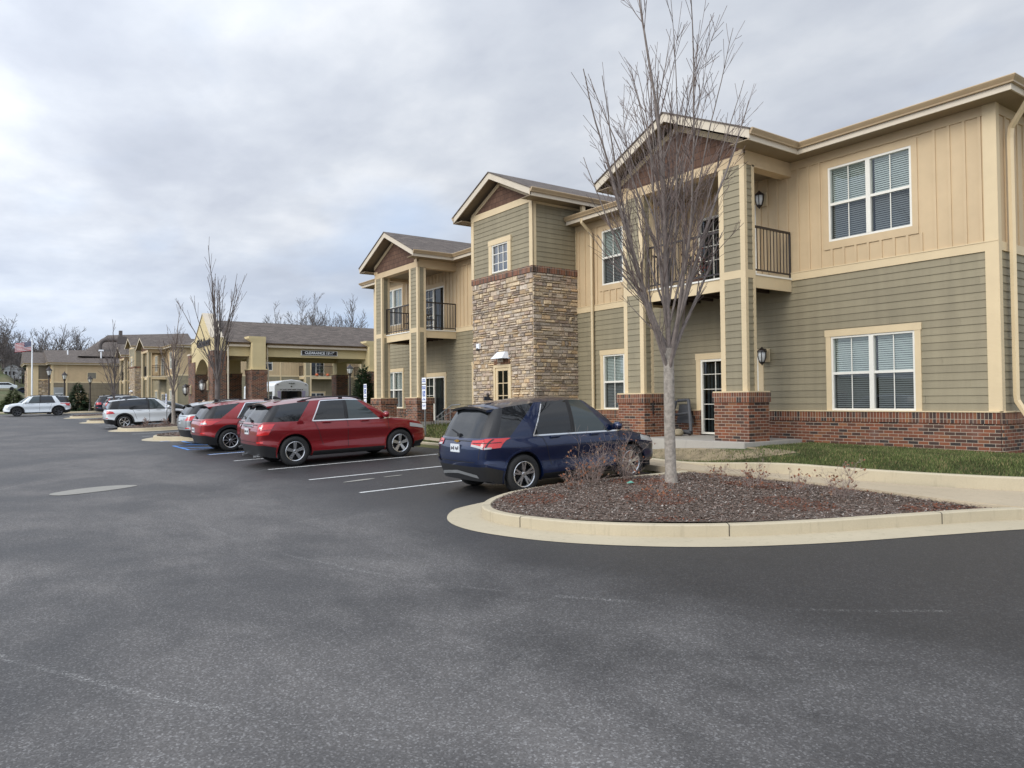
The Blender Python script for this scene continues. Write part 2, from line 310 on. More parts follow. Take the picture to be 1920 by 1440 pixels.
# ---------------------------------------------------------------- terrain heights
def G(x,y):
    return .0095*(x-12)+.03*(np.clip(-y,4,11.6)-8)+.004*np.maximum(0,x-50)
def sstep(a,b,x):
    t=np.clip((x-a)/(b-a),0,1); return t*t*(3-2*t)
def YK(x): return np.interp(x,[-4,2.6,3.9,4.84,5.49,6.2,7,9.2,10.7,12.2,14,34,36],[-19,-14.75,-13.7,-13.0,-12.72,-12.5,-12.36,-12.32,-12.45,-12.66,-12.9,-13.0,-12.1])
def H(x,y):
    g=G(x,y); base=.55+.0095*(x-6); yk=YK(x); low=G(x,-11.5)+.13
    f0=sstep(yk-.02,yk-.16,y); low=low+.17*sstep(11.5,8,x)*f0
    f=sstep(yk-.15,yk-1.25,y); z=np.where(y<-11.5,low*(1-f)+base*f,g-.06)
    far=sstep(86,92,x); hill=.85+(.052*np.maximum(0,x-92)+.023*np.maximum(0,x-162))*sstep(-9.5,-5,y)+.075*np.maximum(0,x-150)*sstep(-5,-9.5,y)
    hill=np.minimum(hill,18+.01*x)
    return z*(1-far)+hill*far
# ================================================================ ground
def grid_mesh(name,xs,ys,hf,mat,kind='structure',dz=0):
    X,Y=np.meshgrid(xs,ys,indexing='ij'); Z=hf(X,Y)+dz; n,m=X.shape
    V=np.stack([X,Y,Z],-1).reshape(-1,3); i=np.arange(n-1)[:,None]*m+np.arange(m-1)[None,:]
    F=np.stack([i,i+m,i+m+1,i+1],-1).reshape(-1,4); o=npmesh(name,V,F,[mat]); o['kind']=kind; return o
xs=np.concatenate([np.arange(-60,0,2.),np.arange(0,16,.5),np.arange(16,86,2.),np.arange(86,130,1.),np.arange(130,300,5.),np.arange(300,1500,60.)]); ys=np.concatenate([np.arange(-700,-60,40.),np.arange(-60,-16,2.),np.arange(-16,-11,.0625),np.arange(-11,-3,.5),np.arange(-3,60,2.),np.arange(60,700,40.)])
grid_mesh('ground',xs,ys,H,LAWN)
# parking lot: one asphalt sheet, cut back to the kerb of the bays
def lot():
    mb=MB(); xs=list(np.arange(-50,84.01,1.)); 
    def yfar(x): return -11.55 if x<35 or x>76 else -26.
    for a,b in zip(xs,xs[1:]):
        yb=yfar((a+b)/2); yy=[40,10,0,-4,-6,-8,-10,-11.55]+([-15,-20,-26] if yb<-12 else [])
        for p_,q in zip(yy,yy[1:]): mb.face([(a,q,float(G(a,q))),(b,q,float(G(b,q))),(b,p_,float(G(b,p_))),(a,p_,float(G(a,p_)))])
    # end of the lot, running out to the far kerb
    K=[(84,-11.55,84,-8.5),(84,-8.5,84.6,-8.4),(84.6,-8.4,88.5,-4.5),(88.5,-4.5,92,-1.5),(92,-1.5,96,6),(96,6,96,40)]
    pts=[(84,-11.55),(84.6,-8.4),(88.5,-4.5),(92,-1.5),(96,6),(96,40),(84,40)]
    for a,b in zip(pts[:5],pts[1:6]):
        mb.face([(84,a[1],float(G(84,a[1]))),(a[0],a[1],float(G(*a))),(b[0],b[1],float(G(*b))),(84,b[1],float(G(84,b[1])))])
    o=mb.build('parking_lot',ASPH); o['kind']='structure'; return pts
ENDK=lot()
def strip(name,path,prof,mat,hf=G,closed=False,kind='structure',joints=()):
    """sweep a profile [(offset to the right, height)] along a plan path, following the lot's fall"""
    mb=MB(); n=len(path); rings=[]
    for k in range(n):
        a=Vector(path[(k-1)%n] if closed or k>0 else path[k]); b=Vector(path[(k+1)%n] if closed or k<n-1 else path[k]); d=(b-a).normalized(); r=Vector((d.y,-d.x)); pt=Vector(path[k])
        z0=float(hf(path[k][0],path[k][1])); rings.append([mb.P((pt.x+r.x*o,pt.y+r.y*o,z0+h)) for o,h in prof])
    for k in range(n if closed else n-1):
        A,B=rings[k],rings[(k+1)%n]
        for j in range(len(prof)-1): mb.idx([A[j],A[j+1],B[j+1],B[j]])
    for k in joints:
        a=Vector(path[k]); b=Vector(path[k+1]); d=(b-a).normalized()*.006; r=Vector((d.y,-d.x)).normalized(); z0=float(hf(a.x,a.y))
        for j in range(len(prof)-1):
            (o0,h0),(o1,h1)=prof[j],prof[j+1]; g0=.003 if j<2 else 0; f=lambda o,h,s: (a.x+r.x*(o-g0 if o>-.001 and o<.001 else o)+d.x*s,a.y+r.y*(o-g0 if abs(o)<.001 else o)+d.y*s,z0+h+.002)
            mb.face([f(o0,h0,-1),f(o0,h0,1),f(o1,h1,1),f(o1,h1,-1)],1)
    o=mb.build(name,[mat,JOINT]); o['kind']=kind; return o
JOINT=flat('joint_filler',(.06,.05,.04),1,var=0)  # dark colour of the joint lines across the kerb
def smooth(pts,closed=False,sub=6):
    out=[]; n=len(pts); P_=[np.array(q,float) for q in pts]
    for k in range(n if closed else n-1):
        p0=P_[(k-1)%n] if closed or k>0 else P_[k]; p1=P_[k]; p2=P_[(k+1)%n]; p3=P_[(k+2)%n] if closed or k<n-2 else P_[(k+1)%n]
        for i in range(sub):
            u=i/sub; out.append(tuple(.5*((2*p1)+(-p0+p2)*u+(2*p0-5*p1+4*p2-p3)*u*u+(-p0+3*p1-3*p2+p3)*u**3)))
    if not closed: out.append(tuple(P_[-1]))
    return out
KP=[(.0,-.10),(.0,.145),(-.02,.16),(-.13,.16),(-.15,.145),(-.15,-.05)]      # kerb, outer face at offset 0
GP=[(.42,.004),(.0,.012)]                                                   # gutter pan outside the kerb
# near island: outer kerb line measured from the photograph
I1=[(3.2,-12.3),(4.19,-11.0),(4.88,-9.64),(5.53,-8.31),(6.29,-7.23),(7.31,-6.40),(8.29,-6.02),(9.0,-5.98),(9.55,-6.22),(10.0,-6.7),(10.33,-7.4),(10.42,-8.3),(10.36,-9.2),(10.22,-10.3),(10.1,-11.3)]
I1s=smooth(I1,sub=6)
strip('kerb',I1s,[(-o,h) for o,h in KP],CONC,joints=(10,22,36,47,62,75)); 
# the pan widens along the drive and shrinks beside the parking bay
def pan(path,wf,name='gutter_pan'):
    mb=MB(); n=len(path); R=[]
    for k in range(n):
        a=Vector(path[max(k-1,0)]);b=Vector(path[min(k+1,n-1)]);d=(b-a).normalized(); r=Vector((-d.y,d.x)); w_=wf(k/(n-1)); q=Vector(path[k]); e=q+r*w_
        R.append([mb.P((q.x,q.y,float(G(q.x,q.y))+.014)),mb.P((e.x,e.y,float(G(e.x,e.y))+.005))])
    for k in range(n-1): mb.idx([R[k][0],R[k][1],R[k+1][1],R[k+1][0]])
    o=mb.build(name,CONC); o['kind']='structure'
pan(I1s,lambda f: .52 if f<.62 else max(.02,.52*(1-(f-.62)/.17)))
def mulch_field(poly,cz,n,loc,label,seed,zf,size=(.012,.035)):
    """mound of bark chips filling a plan polygon"""
    r=np.random.RandomState(seed); P_=np.array(poly); mn,mx=P_.min(0),P_.max(0)
    def inside(q):
        c=np.zeros(len(q),bool); j=len(P_)-1
        for i in range(len(P_)):
            xi,yi=P_[i];xj,yj=P_[j]; hit=((yi>q[:,1])!=(yj>q[:,1]))&(q[:,0]<(xj-xi)*(q[:,1]-yi)/(yj-yi+1e-12)+xi); c^=hit; j=i
        return c
    ctr=P_.mean(0); mb=MB()
    rings=[1.,.92,.83,.7,.55,.4,.25,.12]; idx=[]
    hw=(mx-mn)/2
    def bed_z(X,Y):
        f=np.clip(np.hypot((X-ctr[0])/hw[0],(Y-ctr[1])/hw[1]),0,1); return zf(X,Y)+cz*(1-f**2.2)
    for f in rings: idx.append([mb.P((ctr[0]+(q[0]-ctr[0])*f,ctr[1]+(q[1]-ctr[1])*f,float(bed_z(ctr[0]+(q[0]-ctr[0])*f,ctr[1]+(q[1]-ctr[1])*f)))) for q in P_])
    m_=len(P_)
    for a,b in zip(idx,idx[1:]):
        for i in range(m_): mb.idx([a[i],a[(i+1)%m_],b[(i+1)%m_],b[i]])
    mb.idx(idx[-1]); bed=mb.build('mulch_bed',MULCH); bed['kind']='structure'
    q=mn+(mx-mn)*r.rand(n*3,2); q=q[inside(q)][:n]; k=len(q)
    z=bed_z(q[:,0],q[:,1])+.002+r.rand(k)*.022
    L=size[0]+r.rand(k)*(size[1]-size[0]); W_=L*(.25+.3*r.rand(k)); a=r.rand(k)*2*PI; ti=(r.rand(k)-.5)*.9; tj=(r.rand(k)-.5)*.8
    ux=np.stack([np.cos(a),np.sin(a),np.sin(ti)],1)*L[:,None]/2; uy=np.stack([-np.sin(a),np.cos(a),np.sin(tj)],1)*W_[:,None]/2; c=np.stack([q[:,0],q[:,1],z],1)
    V=np.stack([c-ux-uy,c+ux-uy,c+ux+uy,c-ux+uy],1).reshape(-1,3); F=np.arange(k*4).reshape(-1,4)
    t_=r.rand(k)[:,None]; col=np.where(t_<.5,np.array([[.125,.085,.062]]),np.where(t_<.80,np.array([[.22,.17,.14]]),np.where(t_<.90,np.array([[.12,.05,.028]]),np.array([[.36,.32,.28]]))))*(.7+.6*r.rand(k,1))
    # rusty patches of fallen leaves
    rust=(np.sin(q[:,0]*2.1+1)*np.cos(q[:,1]*2.7)>.35)&(r.rand(k)<.55)
    col[rust]=np.array([.16,.050,.022])*(.6+.8*r.rand(rust.sum(),1))
    o=npmesh('mulch',V,F,[CHIP],col,loc=loc); return tag(o,label,'mulch',kind='stuff')
def inset(path,o):
    out=[]
    for k in range(len(path)):
        a=Vector(path[max(k-1,0)]);b_=Vector(path[min(k+1,len(path)-1)]);d=(b_-a).normalized(); out.append((path[k][0]+d.y*o,path[k][1]-d.x*o))
    return out
inn=[q for q in inset(I1s,.135) if q[1]>-11.38 and q[0]>4.2][::2]+[(9.96,-11.40),(9.,-11.44),(8.,-11.46),(7.,-11.40),(6.,-11.28),(5.2,-11.12),(4.55,-11.0)]
Zi=lambda x,y: G(x,y)+.125
mulch_field(inn,.10,44000,(7.6,-8.9,.1),'mound of shredded brown mulch around the tall bare tree, inside the nearest kerb',11,Zi,(.015,.04))
# the bay islands further down the lot: rounded noses every twelve metres
def island(xc,wd,seed,mulched=True,label=None):
    y0,y1=-5.95,-11.5; h=wd/2
    pts=[(xc-h,y1),(xc-h,y0-h*.9),(xc-h*.72,y0-.28*h),(xc,y0),(xc+h*.72,y0-.28*h),(xc+h,y0-h*.9),(xc+h,y1)]
    s_=smooth(pts,sub=4); strip('kerb',s_,[(-o,hh) for o,hh in KP],CONC)
    pan(s_,lambda f: .45 if .15<f<.85 else .25)
    q=inset(s_,.135)
    if mulched: mulch_field(q,.1,3500,(xc,-8.5,.2),label,seed,Zi,(.03,.08))
for k,(xc,wd) in enumerate(((34.2,4.0),(44.2,3.9),(58.2,3.6),(69.8,3.4))):
    island(xc,wd,30+k,True,('mulch mound on the rounded kerb island beside the silver hatchback','mulch bed on the island under the slim bare tree, before the white crossover','mulch on the third kerb island beyond the white crossover','mulch on the farthest kerb island')[k])
# kerb at the heads of the bays, and the sidewalk behind it
strip('kerb',[(34-k*1.2,-11.55) for k in range(20)],KP,CONC)
strip('kerb',[(120-k*1.5,-11.55) for k in range(24)],KP,CONC)
strip('kerb',smooth(ENDK[:6],sub=4),KP,CONC)
HW=lambda x,y: G(x,-11.5)+.15
def sheet(name,poly_pairs,mat,hf,dz=0,th=.12):
    mb=MB(); A=[];B=[]
    for a,b in poly_pairs:
        A.append((a[0],a[1],float(hf(*a))+dz)); B.append((b[0],b[1],float(hf(*b))+dz))
    for k in range(len(A)-1):
        mb.face([A[k],A[k+1],B[k+1],B[k]]); lo_=lambda q:(q[0],q[1],q[2]-th)
        mb.face([A[k],lo_(A[k]),lo_(A[k+1]),A[k+1]]); mb.face([B[k],B[k+1],lo_(B[k+1]),lo_(B[k])])
    o=mb.build(name,mat); o['kind']='structure'; return o
HS=lambda x,y: G(x,np.clip(y,-11.5,0))+.155
sheet('sidewalk',[((0.5,-14.2),(3.4,-12.2)),((3.,-12.95),(4.1,-11.15)),((4.8,-12.75),(4.9,-11.12)),((6.2,-12.32),(6.6,-11.38)),((8,-12.2),(8.3,-11.51)),((10,-12.28),(10.05,-11.42)),((11.9,-12.5),(11.6,-11.56)),((14,-12.68),(14,-11.72)),((18,-12.82),(18,-11.95)),((22,-12.92),(22,-12.06)),((28,-12.98),(28,-12.1)),((33.6,-13.0),(33.6,-12.1))],WALKC,HS,.012)
sheet('sidewalk',[((-30,-22),(-30,-12.6)),((-4,-19),(-4,-12.5)),((2.6,-14.7),(2.6,-11.9)),((3.9,-13.7),(3.95,-11.3)),((4.84,-12.95),(4.5,-11.05)),((5.6,-12.6),(5.2,-11.1))],WALKC,HS,.006)
# low raised kerb between the walk and the grass
k2=smooth([(12.2,-12.56),(10.68,-12.34),(9.19,-12.22),(8.02,-12.2),(7.03,-12.26),(6.2,-12.40),(5.49,-12.62),(4.84,-12.9),(3.9,-13.6),(2.6,-14.6),(-4,-19)],sub=4)
mb=MB(); R=[]
for k,q in enumerate(k2):
    hgt=.02+.18*float(sstep(11.5,8,q[0])); a=Vector(k2[max(k-1,0)]);b=Vector(k2[min(k+1,len(k2)-1)]);d=(b-a).normalized(); n_=Vector((-d.y,d.x))*-1
    z0=float(HS(*q))+.01; R.append([mb.P((q[0]+n_.x*o-0,q[1]+n_.y*o,z0+h_)) for o,h_ in ((0,-.1),(0,hgt-.02),(-.02,hgt),(-.14,hgt),(-.16,hgt-.03),(-.16,-.1))])
for A,B in zip(R,R[1:]):
    for j in range(5): mb.idx([A[j],B[j],B[j+1],A[j+1]])
mb.build('kerb',CONC)['kind']='structure'
# painted markings
def painted(name,segs,mat,wd=.1,dz=.006,kind='structure'):
    mb=MB()
    for (a,b) in segs:
        a=Vector(a);b=Vector(b);d=(b-a).normalized(); r=Vector((d.y,-d.x))*wd/2; n=max(1,int((b-a).length/1.))
        for i in range(n):
            p0=a+(b-a)*i/n;p1=a+(b-a)*(i+1)/n
            mb.face([(q.x,q.y,float(G(q.x,q.y))+dz) for q in (p0-r,p1-r,p1+r,p0+r)])
    o=mb.build(name,mat); o['kind']=kind; return o
painted('bay_markings',[((x,-5.82),(x,-11.4)) for x in (13.12,15.78,18.58,21.65,24.4)]+[((x,-6),(x,-11.4)) for x in (37.2,39.9,49.4,52.1,54.8,61.4,64.1,66.8,72.4,75.4,79)],LINE)
painted('accessible_markings',[((27.0,-5.8),(29.6,-5.8)),((27.0,-5.8),(27.0,-11.3)),((29.6,-5.8),(29.6,-11.3)),((32.6,-5.9),(32.6,-11.3)),((27.0,-7.0),(28.4,-5.8)),((27.,-8.6),(29.6,-6.2)),((27.,-10.2),(29.6,-7.8)),((27.8,-11.2),(29.6,-9.4)),((30.2,-6.6),(32.,-6.6)),((30.2,-8.),(31.6,-8.)),((30.2,-6.6),(30.2,-8.)),((24.5,-5.8),(24.5,-11.3))],LINEB,.11,.008)
# pale concrete patches let into the asphalt
PATCHC=concmat('patch_concrete',(.30,.285,.25))
def patch(pts):
    mb=MB(); mb.face([(x,y,float(G(x,y))+.007) for x,y in smooth(pts,True,5)]); mb.build('pavement_patch',PATCHC)['kind']='structure'
patch([(16.6,-1.25),(17.0,-1.12),(17.5,-1.6),(17.75,-2.2),(17.5,-2.72),(17.1,-2.4),(16.75,-1.8)])
patch([(14.75,-6.2),(14.85,-6.3),(14.95,-6.75),(14.85,-6.95),(14.76,-6.6)]); patch([(14.9,-7.2),(14.98,-7.25),(15.,-7.6),(14.92,-7.6)])

# grass blades on the strip before the building, and bare soil at the patio
def grass(n,xr,yr,seed,label,hf,ex=None,hh=(.03,.08),wdt=.012):
    r=np.random.RandomState(seed); x=xr[0]+(xr[1]-xr[0])*r.rand(n); y=yr[0]+(yr[1]-yr[0])*r.rand(n)
    if ex is not None: k=ex(x,y); x,y=x[k],y[k]
    n=len(x); z=hf(x,y); a=r.rand(n)*2*PI; h=hh[0]+(hh[1]-hh[0])*r.rand(n); wd=wdt*(.6+.8*r.rand(n)); le=(r.rand(n,2)-.5)*.06
    b=np.stack([x,y,z-.01],1); ux=np.stack([np.cos(a)*wd,np.sin(a)*wd,0*a],1); tp=b+np.stack([le[:,0],le[:,1],h],1)
    V=np.stack([b-ux,b+ux,tp],1).reshape(-1,3); F=np.arange(n*3).reshape(-1,3); t_=r.rand(n,1); pt=(np.sin(x*3.1)*np.sin(y*4.3+x)>.3)[:,None]
    col=np.where(t_<.62,np.array([[.082,.108,.028]]),np.where(t_<.85,np.array([[.125,.145,.045]]),np.array([[.24,.20,.09]])))*(.6+.7*r.rand(n,1))*np.where(pt,.8,1.08)
    o=npmesh('grass',V,F,[BLADE],col,loc=(float(x.mean()),float(y.mean()),.4)); return tag(o,label,'grass',kind='stuff')
yk=lambda x: np.interp(x,[4.84,5.49,6.2,7.03,8.02,9.19,10.68,12.2,14,18,22,34],[-13.1,-12.82,-12.6,-12.45,-12.38,-12.4,-12.5,-12.65,-12.8,-12.9,-13,-13.05])
def exg(x,y):
    slab=(x>10.0)&(x<14.75)&(y<-13.35); soil=((x-11.3)/2.6)**2+((y+13.25)/.42)**2<1
    return (y<yk(x)-.03)&~slab&~(soil&(np.random.RandomState(3).rand(len(x))<.85))&(y>-15.58)
grass(100000,(3.4,12.6),(-15.6,-12.3),21,'short green lawn between the raised kerb and the brick base',H,exg)
grass(60000,(12.6,34),(-15.5,-12.7),22,'mown lawn strip in front of the stone tower and far porch',H,exg,(.03,.09),.02)
grass(26000,(11.8,34),(-12.1,-11.72),23,'narrow grass strip between bay kerb and sidewalk',lambda x,y:G(x,-11.5)+.14,lambda x,y:y>np.interp(x,[11,14,18,22,34],[-11.55,-11.72,-11.92,-12.05,-12.1])+.02,(.03,.07),.02)
mb=MB(); mb.face([(x,y,float(H(x,y))+.012) for x,y in smooth([(8.9,-13.3),(10.2,-13.55),(12.6,-13.45),(13.6,-13.2),(12.,-12.85),(10.3,-12.8)],True,4)]); SOIL=flat('bare_soil',(.24,.19,.115),1,var=.35,scale=4,grain=30); mb.build('bare_soil',SOIL)['kind']='structure'
# ================================================================ facade vocabulary
# a facade frame maps (u along, v outwards, z) to the world
def frameA(yw,zb=0): return (lambda u,v,z:(u,yw+v,z+zb)),False
def frameB(xw,zb=0): return (lambda u,v,z:(xw-v,-u,z+zb)),True     # faces -X, u = -y
def cells(u0,u1,z0,z1,holes):
    us=sorted({u0,u1,*[min(max(h[i],u0),u1) for h in holes for i in (0,1)]}); zs=sorted({z0,z1,*[min(max(h[i],z0),z1) for h in holes for i in (2,3)]})
    for a,b in zip(us,us[1:]):
        for c_,d in zip(zs,zs[1:]):
            if b-a<1e-4 or d-c_<1e-4: continue
            m_,n_=(a+b)/2,(c_+d)/2
            if not any(h[0]<m_<h[1] and h[2]<n_<h[3] for h in holes): yield a,b,c_,d
OL=(.275,.235,.150)
def lap(mb,u0,u1,z0,z1,v,holes=(),ex=.152,m=0,col=OL,zo=0):
    z=z0; k=0
    while z<z1-.01:
        zt=min(z+ex,z1); joint=u0+((k*1.37+zo)%3.6); zs=sorted({z,zt,*[h[i] for h in holes for i in (2,3) if z<h[i]<zt]})
        for a,b in zip(zs,zs[1:]):
            segs=[(u0,u1)]
            for h in holes:
                if h[2]<(a+b)/2<h[3]:
                    n=[]
                    for s,e in segs:
                        if h[1]<=s or h[0]>=e: n.append((s,e)); continue
                        if h[0]>s: n.append((s,h[0]))
                        if h[1]<e: n.append((h[1],e))
                    segs=n
            oa=.020-.016*(a-z)/ex; ob=.020-.016*(b-z)/ex
            sg=[]
            for s,e in segs:
                j_=joint
                while j_<e:
                    if j_>s+.2: sg.append((s,j_-.0015)); s=j_+.0015
                    j_+=3.66
                sg.append((s,e))
            for s,e in sg:
                f=rnd.uniform(.92,1.07); c=tuple(q*f for q in col)
                mb.face([(s,v+oa,a),(e,v+oa,a),(e,v+ob,b),(s,v+ob,b)],m,c)
                if a==z: mb.face([(s,v-.004,a),(e,v-.004,a),(e,v+oa,a),(s,v+oa,a)],m,tuple(q*.9 for q in col))
        z=zt; k+=1
def plane(mb,u0,u1,z0,z1,v,holes=(),m=0):
    for a,b,c_,d in cells(u0,u1,z0,z1,holes): mb.face([(a,v,c_),(b,v,c_),(b,v,d),(a,v,d)],m)
def batten(mb,u0,u1,z0,z1,v,holes=(),m=0,sp=.28,off=.26):
    plane(mb,u0,u1,z0,z1,v,[h[:4] for h in holes],m); u=u0+off
    while u<u1-.05:
        spans=[(z0,z1)]
        for h in holes:
            g=h[4] if len(h)>4 else 0
            if h[0]-g-.03<u<h[1]+g+.03:
                n=[]
                for s,e in spans:
                    if h[3]+g<=s or h[2]-g>=e: n.append((s,e)); continue
                    if h[2]-g>s: n.append((s,h[2]-g))
                    if h[3]+g<e: n.append((h[3]+g,e))
                spans=n
        for s,e in spans: mb.box(u-.027,u+.027,v-.005,v+.024,s,e,m)
        u+=sp
class Bld:
    """a building: collects its walls and adds windows, porches, gutters as parts"""
    def __init__(s,root,fr): s.root=root; s.T,s.fl=fr
    def mb(s): return MB(s.T,s.fl)
    def put(s,mb,name,mats,parent=None,bevel=0,smooth=False): return mb.build(name,mats,parent or s.root,smooth=smooth,bevel=bevel)
def window(B,u0,u1,z0,z1,v=0,double=True,casing='lap',slats=True,grid=None,name='window',fill=None,gl=None):
    """vinyl sash window set 3 cm in, blinds behind the panes"""
    f=B.mb(); W=.045; vo,vi=v+.018,v-.09
    halves=[(u0,(u0+u1)/2-.035),((u0+u1)/2+.035,u1)] if double else [(u0,u1)]
    f.box(u0,u1,vi,vo,z0,z0+W); f.box(u0,u1,vi,vo,z1-W,z1)
    f.box(u0,u0+W,vi,vo,z0+W,z1-W); f.box(u1-W,u1,vi,vo,z0+W,z1-W)
    if double: f.box((u0+u1)/2-.05,(u0+u1)/2+.05,vi,vo+.004,z0+W,z1-W)
    zm=(z0+z1)/2
    for a,b in halves:
        a2,b2=a+(W if a==u0 else .015),b-(W if b==u1 else .015)
        if grid is None:
            f.box(a2,b2,v-.05,v+.008,zm-.028,zm+.028)
            mid=(a2+b2)/2
            for c_,d in ((z0+W,zm-.028),(zm+.028,z1-W)): f.box(mid-.009,mid+.009,v-.035,v-.018,c_,d)
        else:
            nu,nz=grid
            for i in range(1,nu): x=a2+(b2-a2)*i/nu; f.box(x-.011,x+.011,v-.035,v-.012,z0+W,z1-W)
            for i in range(1,nz): x=z0+(z1-z0)*i/nz; f.box(a2,b2,v-.034,v-.013,x-.011,x+.011)
    o=B.put(f,name,WHITE)
    if casing:
        c=B.mb(); cw=.12
        if casing=='lap': c.box(u0-cw,u0,v-.01,v+.035,z0-.0,z1); c.box(u1,u1+cw,v-.01,v+.035,z0-.0,z1); c.box(u0-cw-.02,u1+cw+.02,v-.01,v+.042,z1,z1+.15)
        else: c.box(u0-cw,u0,v-.01,v+.024,z0,z1); c.box(u1,u1+cw,v-.01,v+.024,z0,z1); c.box(u0-cw,u1+cw,v-.01,v+.026,z1,z1+.13); c.box(u0-cw,u1+cw,v-.01,v+.026,z0-.17,z0)
        B.put(c,'casing',TRIM if casing=='lap' else BAT,o)
    for k,(c_,d,g) in enumerate(((z0+W,zm,GLASSL if grid is None else GLASS),(zm,z1-W,GLASS))):
        pm=B.mb()
        for a,b in halves: pm.face([(a+.02,v-.03-.006*k,c_),(b-.02,v-.03-.006*k,c_),(b-.02,v-.03-.006*k,d),(a+.02,v-.03-.006*k,d)])
        B.put(pm,'pane',gl or g,o)
    s_=B.mb(); s_.box(u0,u1,v-.42,v-.40,z0,z1,1)
    for a,b,c_,d in ((u0,u0+.01,z0,z1),(u1-.01,u1,z0,z1)): s_.box(a,b,v-.41,v-.09,c_,d,1)
    s_.box(u0,u1,v-.41,v-.09,z1-.01,z1,1); s_.box(u0,u1,v-.41,v-.09,z0,z0+.01,1)
    if slats:
        for a,b in halves:
            z=z0+W+.02
            while z<z1-W-.03:
                s_.face([(a+.05,v-.118,z+.036),(b-.05,v-.118,z+.036),(b-.05,v-.098,z),(a+.05,v-.098,z)]); z+=.046
            s_.box(a+.05,b-.05,v-.13,v-.095,z1-W-.045,z1-W)
        B.put(s_,'blind',[SLAT,DARKIN],o)
    else:
        if fill:
            for a,b in halves: s_.box(a+.05,a+(b-a)*.42,v-.14,v-.12,z0,z1-.05,0)
        B.put(s_,'curtain',[CURT,DARKIN],o)
    return o
def slidedoor(B,u0,u1,z0,z1,v=0,casing='lap',blinds=True):
    f=B.mb(); W=.06; vo,vi=v+.02,v-.09
    f.box(u0,u0+W,vi,vo,z0,z1); f.box(u1-W,u1,vi,vo,z0,z1); f.box(u0+W,u1-W,vi,vo,z1-W,z1); f.box(u0+W,u1-W,vi,vo+.01,z0,z0+.05); m_=(u0+u1)/2
    f.box(m_-.04,m_+.04,vi,vo-.005,z0+.05,z1-W); a,b=m_+.04,u1-W
    for hh in (.2,.4,.6,.8): f.box(a,b,v-.03,v-.015,z0+(z1-z0)*hh-.008,z0+(z1-z0)*hh+.008); 
    f.box((a+b)/2-.008,(a+b)/2+.008,v-.031,v-.016,z0+.05,z1-W)
    o=B.put(f,'sliding_door',WHITE)
    if casing:
        c=B.mb(); c.box(u0-.14,u0,v-.01,v+.034,z0,z1); c.box(u1,u1+.14,v-.01,v+.034,z0,z1); c.box(u0-.16,u1+.16,v-.01,v+.04,z1,z1+.16); B.put(c,'casing',TRIM if casing=='lap' else BAT,o)
    p_=B.mb(); p_.face([(u0+W,v-.035,z0+.05),(u1-W,v-.035,z0+.05),(u1-W,v-.035,z1-W),(u0+W,v-.035,z1-W)]); B.put(p_,'pane',GLASSD,o)
    s_=B.mb(); s_.box(u0,u1,v-.5,v-.48,z0,z1,1); s_.box(u0,u0+.01,v-.48,v-.09,z0,z1,1); s_.box(u1-.01,u1,v-.48,v-.09,z0,z1,1); s_.box(u0,u1,v-.48,v-.09,z1-.01,z1,1)
    if blinds:
        u=u0+W+.03
        while u<u1-W-.05: s_.box(u,u+.075,v-.16,v-.155,z0+.06,z1-.1,0); u+=.105
    B.put(s_,'vertical_blind',[CURT,DARKIN],o); return o
def railing(B,a,b,z0,z1,parent=None):
    """metal balcony rail from plan point a to b (u,v)"""
    m_=B.mb(); A=Vector((*a,0));C_=Vector((*b,0)); d=(C_-A); n=max(2,int(d.length/.115))
    hz=Vector((0,0,1)); m_.bar((*a,z1),(*b,z1),.05,.045); m_.bar((*a,z0+.09),(*b,z0+.09),.035,.035)
    for i in range(n+1):
        q=A+d*i/n; r=.016 if i in (0,n) else .008; m_.box(q.x-r,q.x+r,q.y-r,q.y+r,z0+(.0 if i in (0,n) else .09),z1-.02)
    return B.put(m_,'railing',DARKM)
def column(B,ua,ub,va,vb,z0,z1,zmid,pier=True,pz=1.80,gz=.45,near=True):
    """siding-clad porch column on a brick pier"""
    mb=B.mb(); t_=.13
    for s in (0,):
        for (p0,p1,q0,q1) in ((ua,ua+t_,va,vb),(ub-t_,ub,va,vb)): pass
    mb.box(ua+.02,ub-.02,va+.02,vb-.02,z0,z1,1)
    # corner boards
    for a,b in ((ua,ua+t_),(ub-t_,ub)):
        mb.box(a,b,vb-.03,vb,z0,z1,1); mb.box(a,b,va,va+.03,z0,z1,1)
    for a,b in ((va+.03,va+.09),(vb-.09,vb-.03)):
        mb.box(ua,ua+.03,a,b,z0,z1,1); mb.box(ub-.03,ub,a,b,z0,z1,1)
    for zc in zmid: mb.box(ua+t_,ub-t_,vb-.03,vb-.001,zc-.08,zc+.10,1); mb.box(ua+.001,ua+.03,va+.09,vb-.09,zc-.08,zc+.10,1)
    zs=[z0]+[q for zc in zmid for q in (zc-.08,zc+.10)]+[z1]
    for a,b in zip(zs[::2],zs[1::2]):
        lap(mb,ua+t_,ub-t_,a,b,vb-.02,zo=ua)
        z=a
        while z<b-.02:                      # side infill, both ends
            zt=min(z+.152,b); f=rnd.uniform(.93,1.06); c=tuple(q*f for q in OL)
            for uu,s in ((ua+.008,-1),(ub-.008,1)): mb.face([(uu+s*.006,va+.09,z),(uu+s*.006,vb-.09,z),(uu-s*.010,vb-.09,zt),(uu-s*.010,va+.09,zt)],0,c)
            z=zt
    o=B.put(mb,'column',[OLIVE,TRIM])
    if pier:
        p_=B.mb(); e=.12; p_.box(ua-e,ub+e,va-e-.12,vb+e,gz,pz-.24,0); p_.box(ua-e-.03,ub+e+.03,va-e-.15,vb+e+.03,pz-.24,pz-.02,1); p_.box(ua-e-.02,ub+e+.02,va-e-.14,vb+e+.02,pz-.02,pz+.01,2)
        B.put(p_,'brick_pier',[BRICK,SOLD,TRIM])
    return o
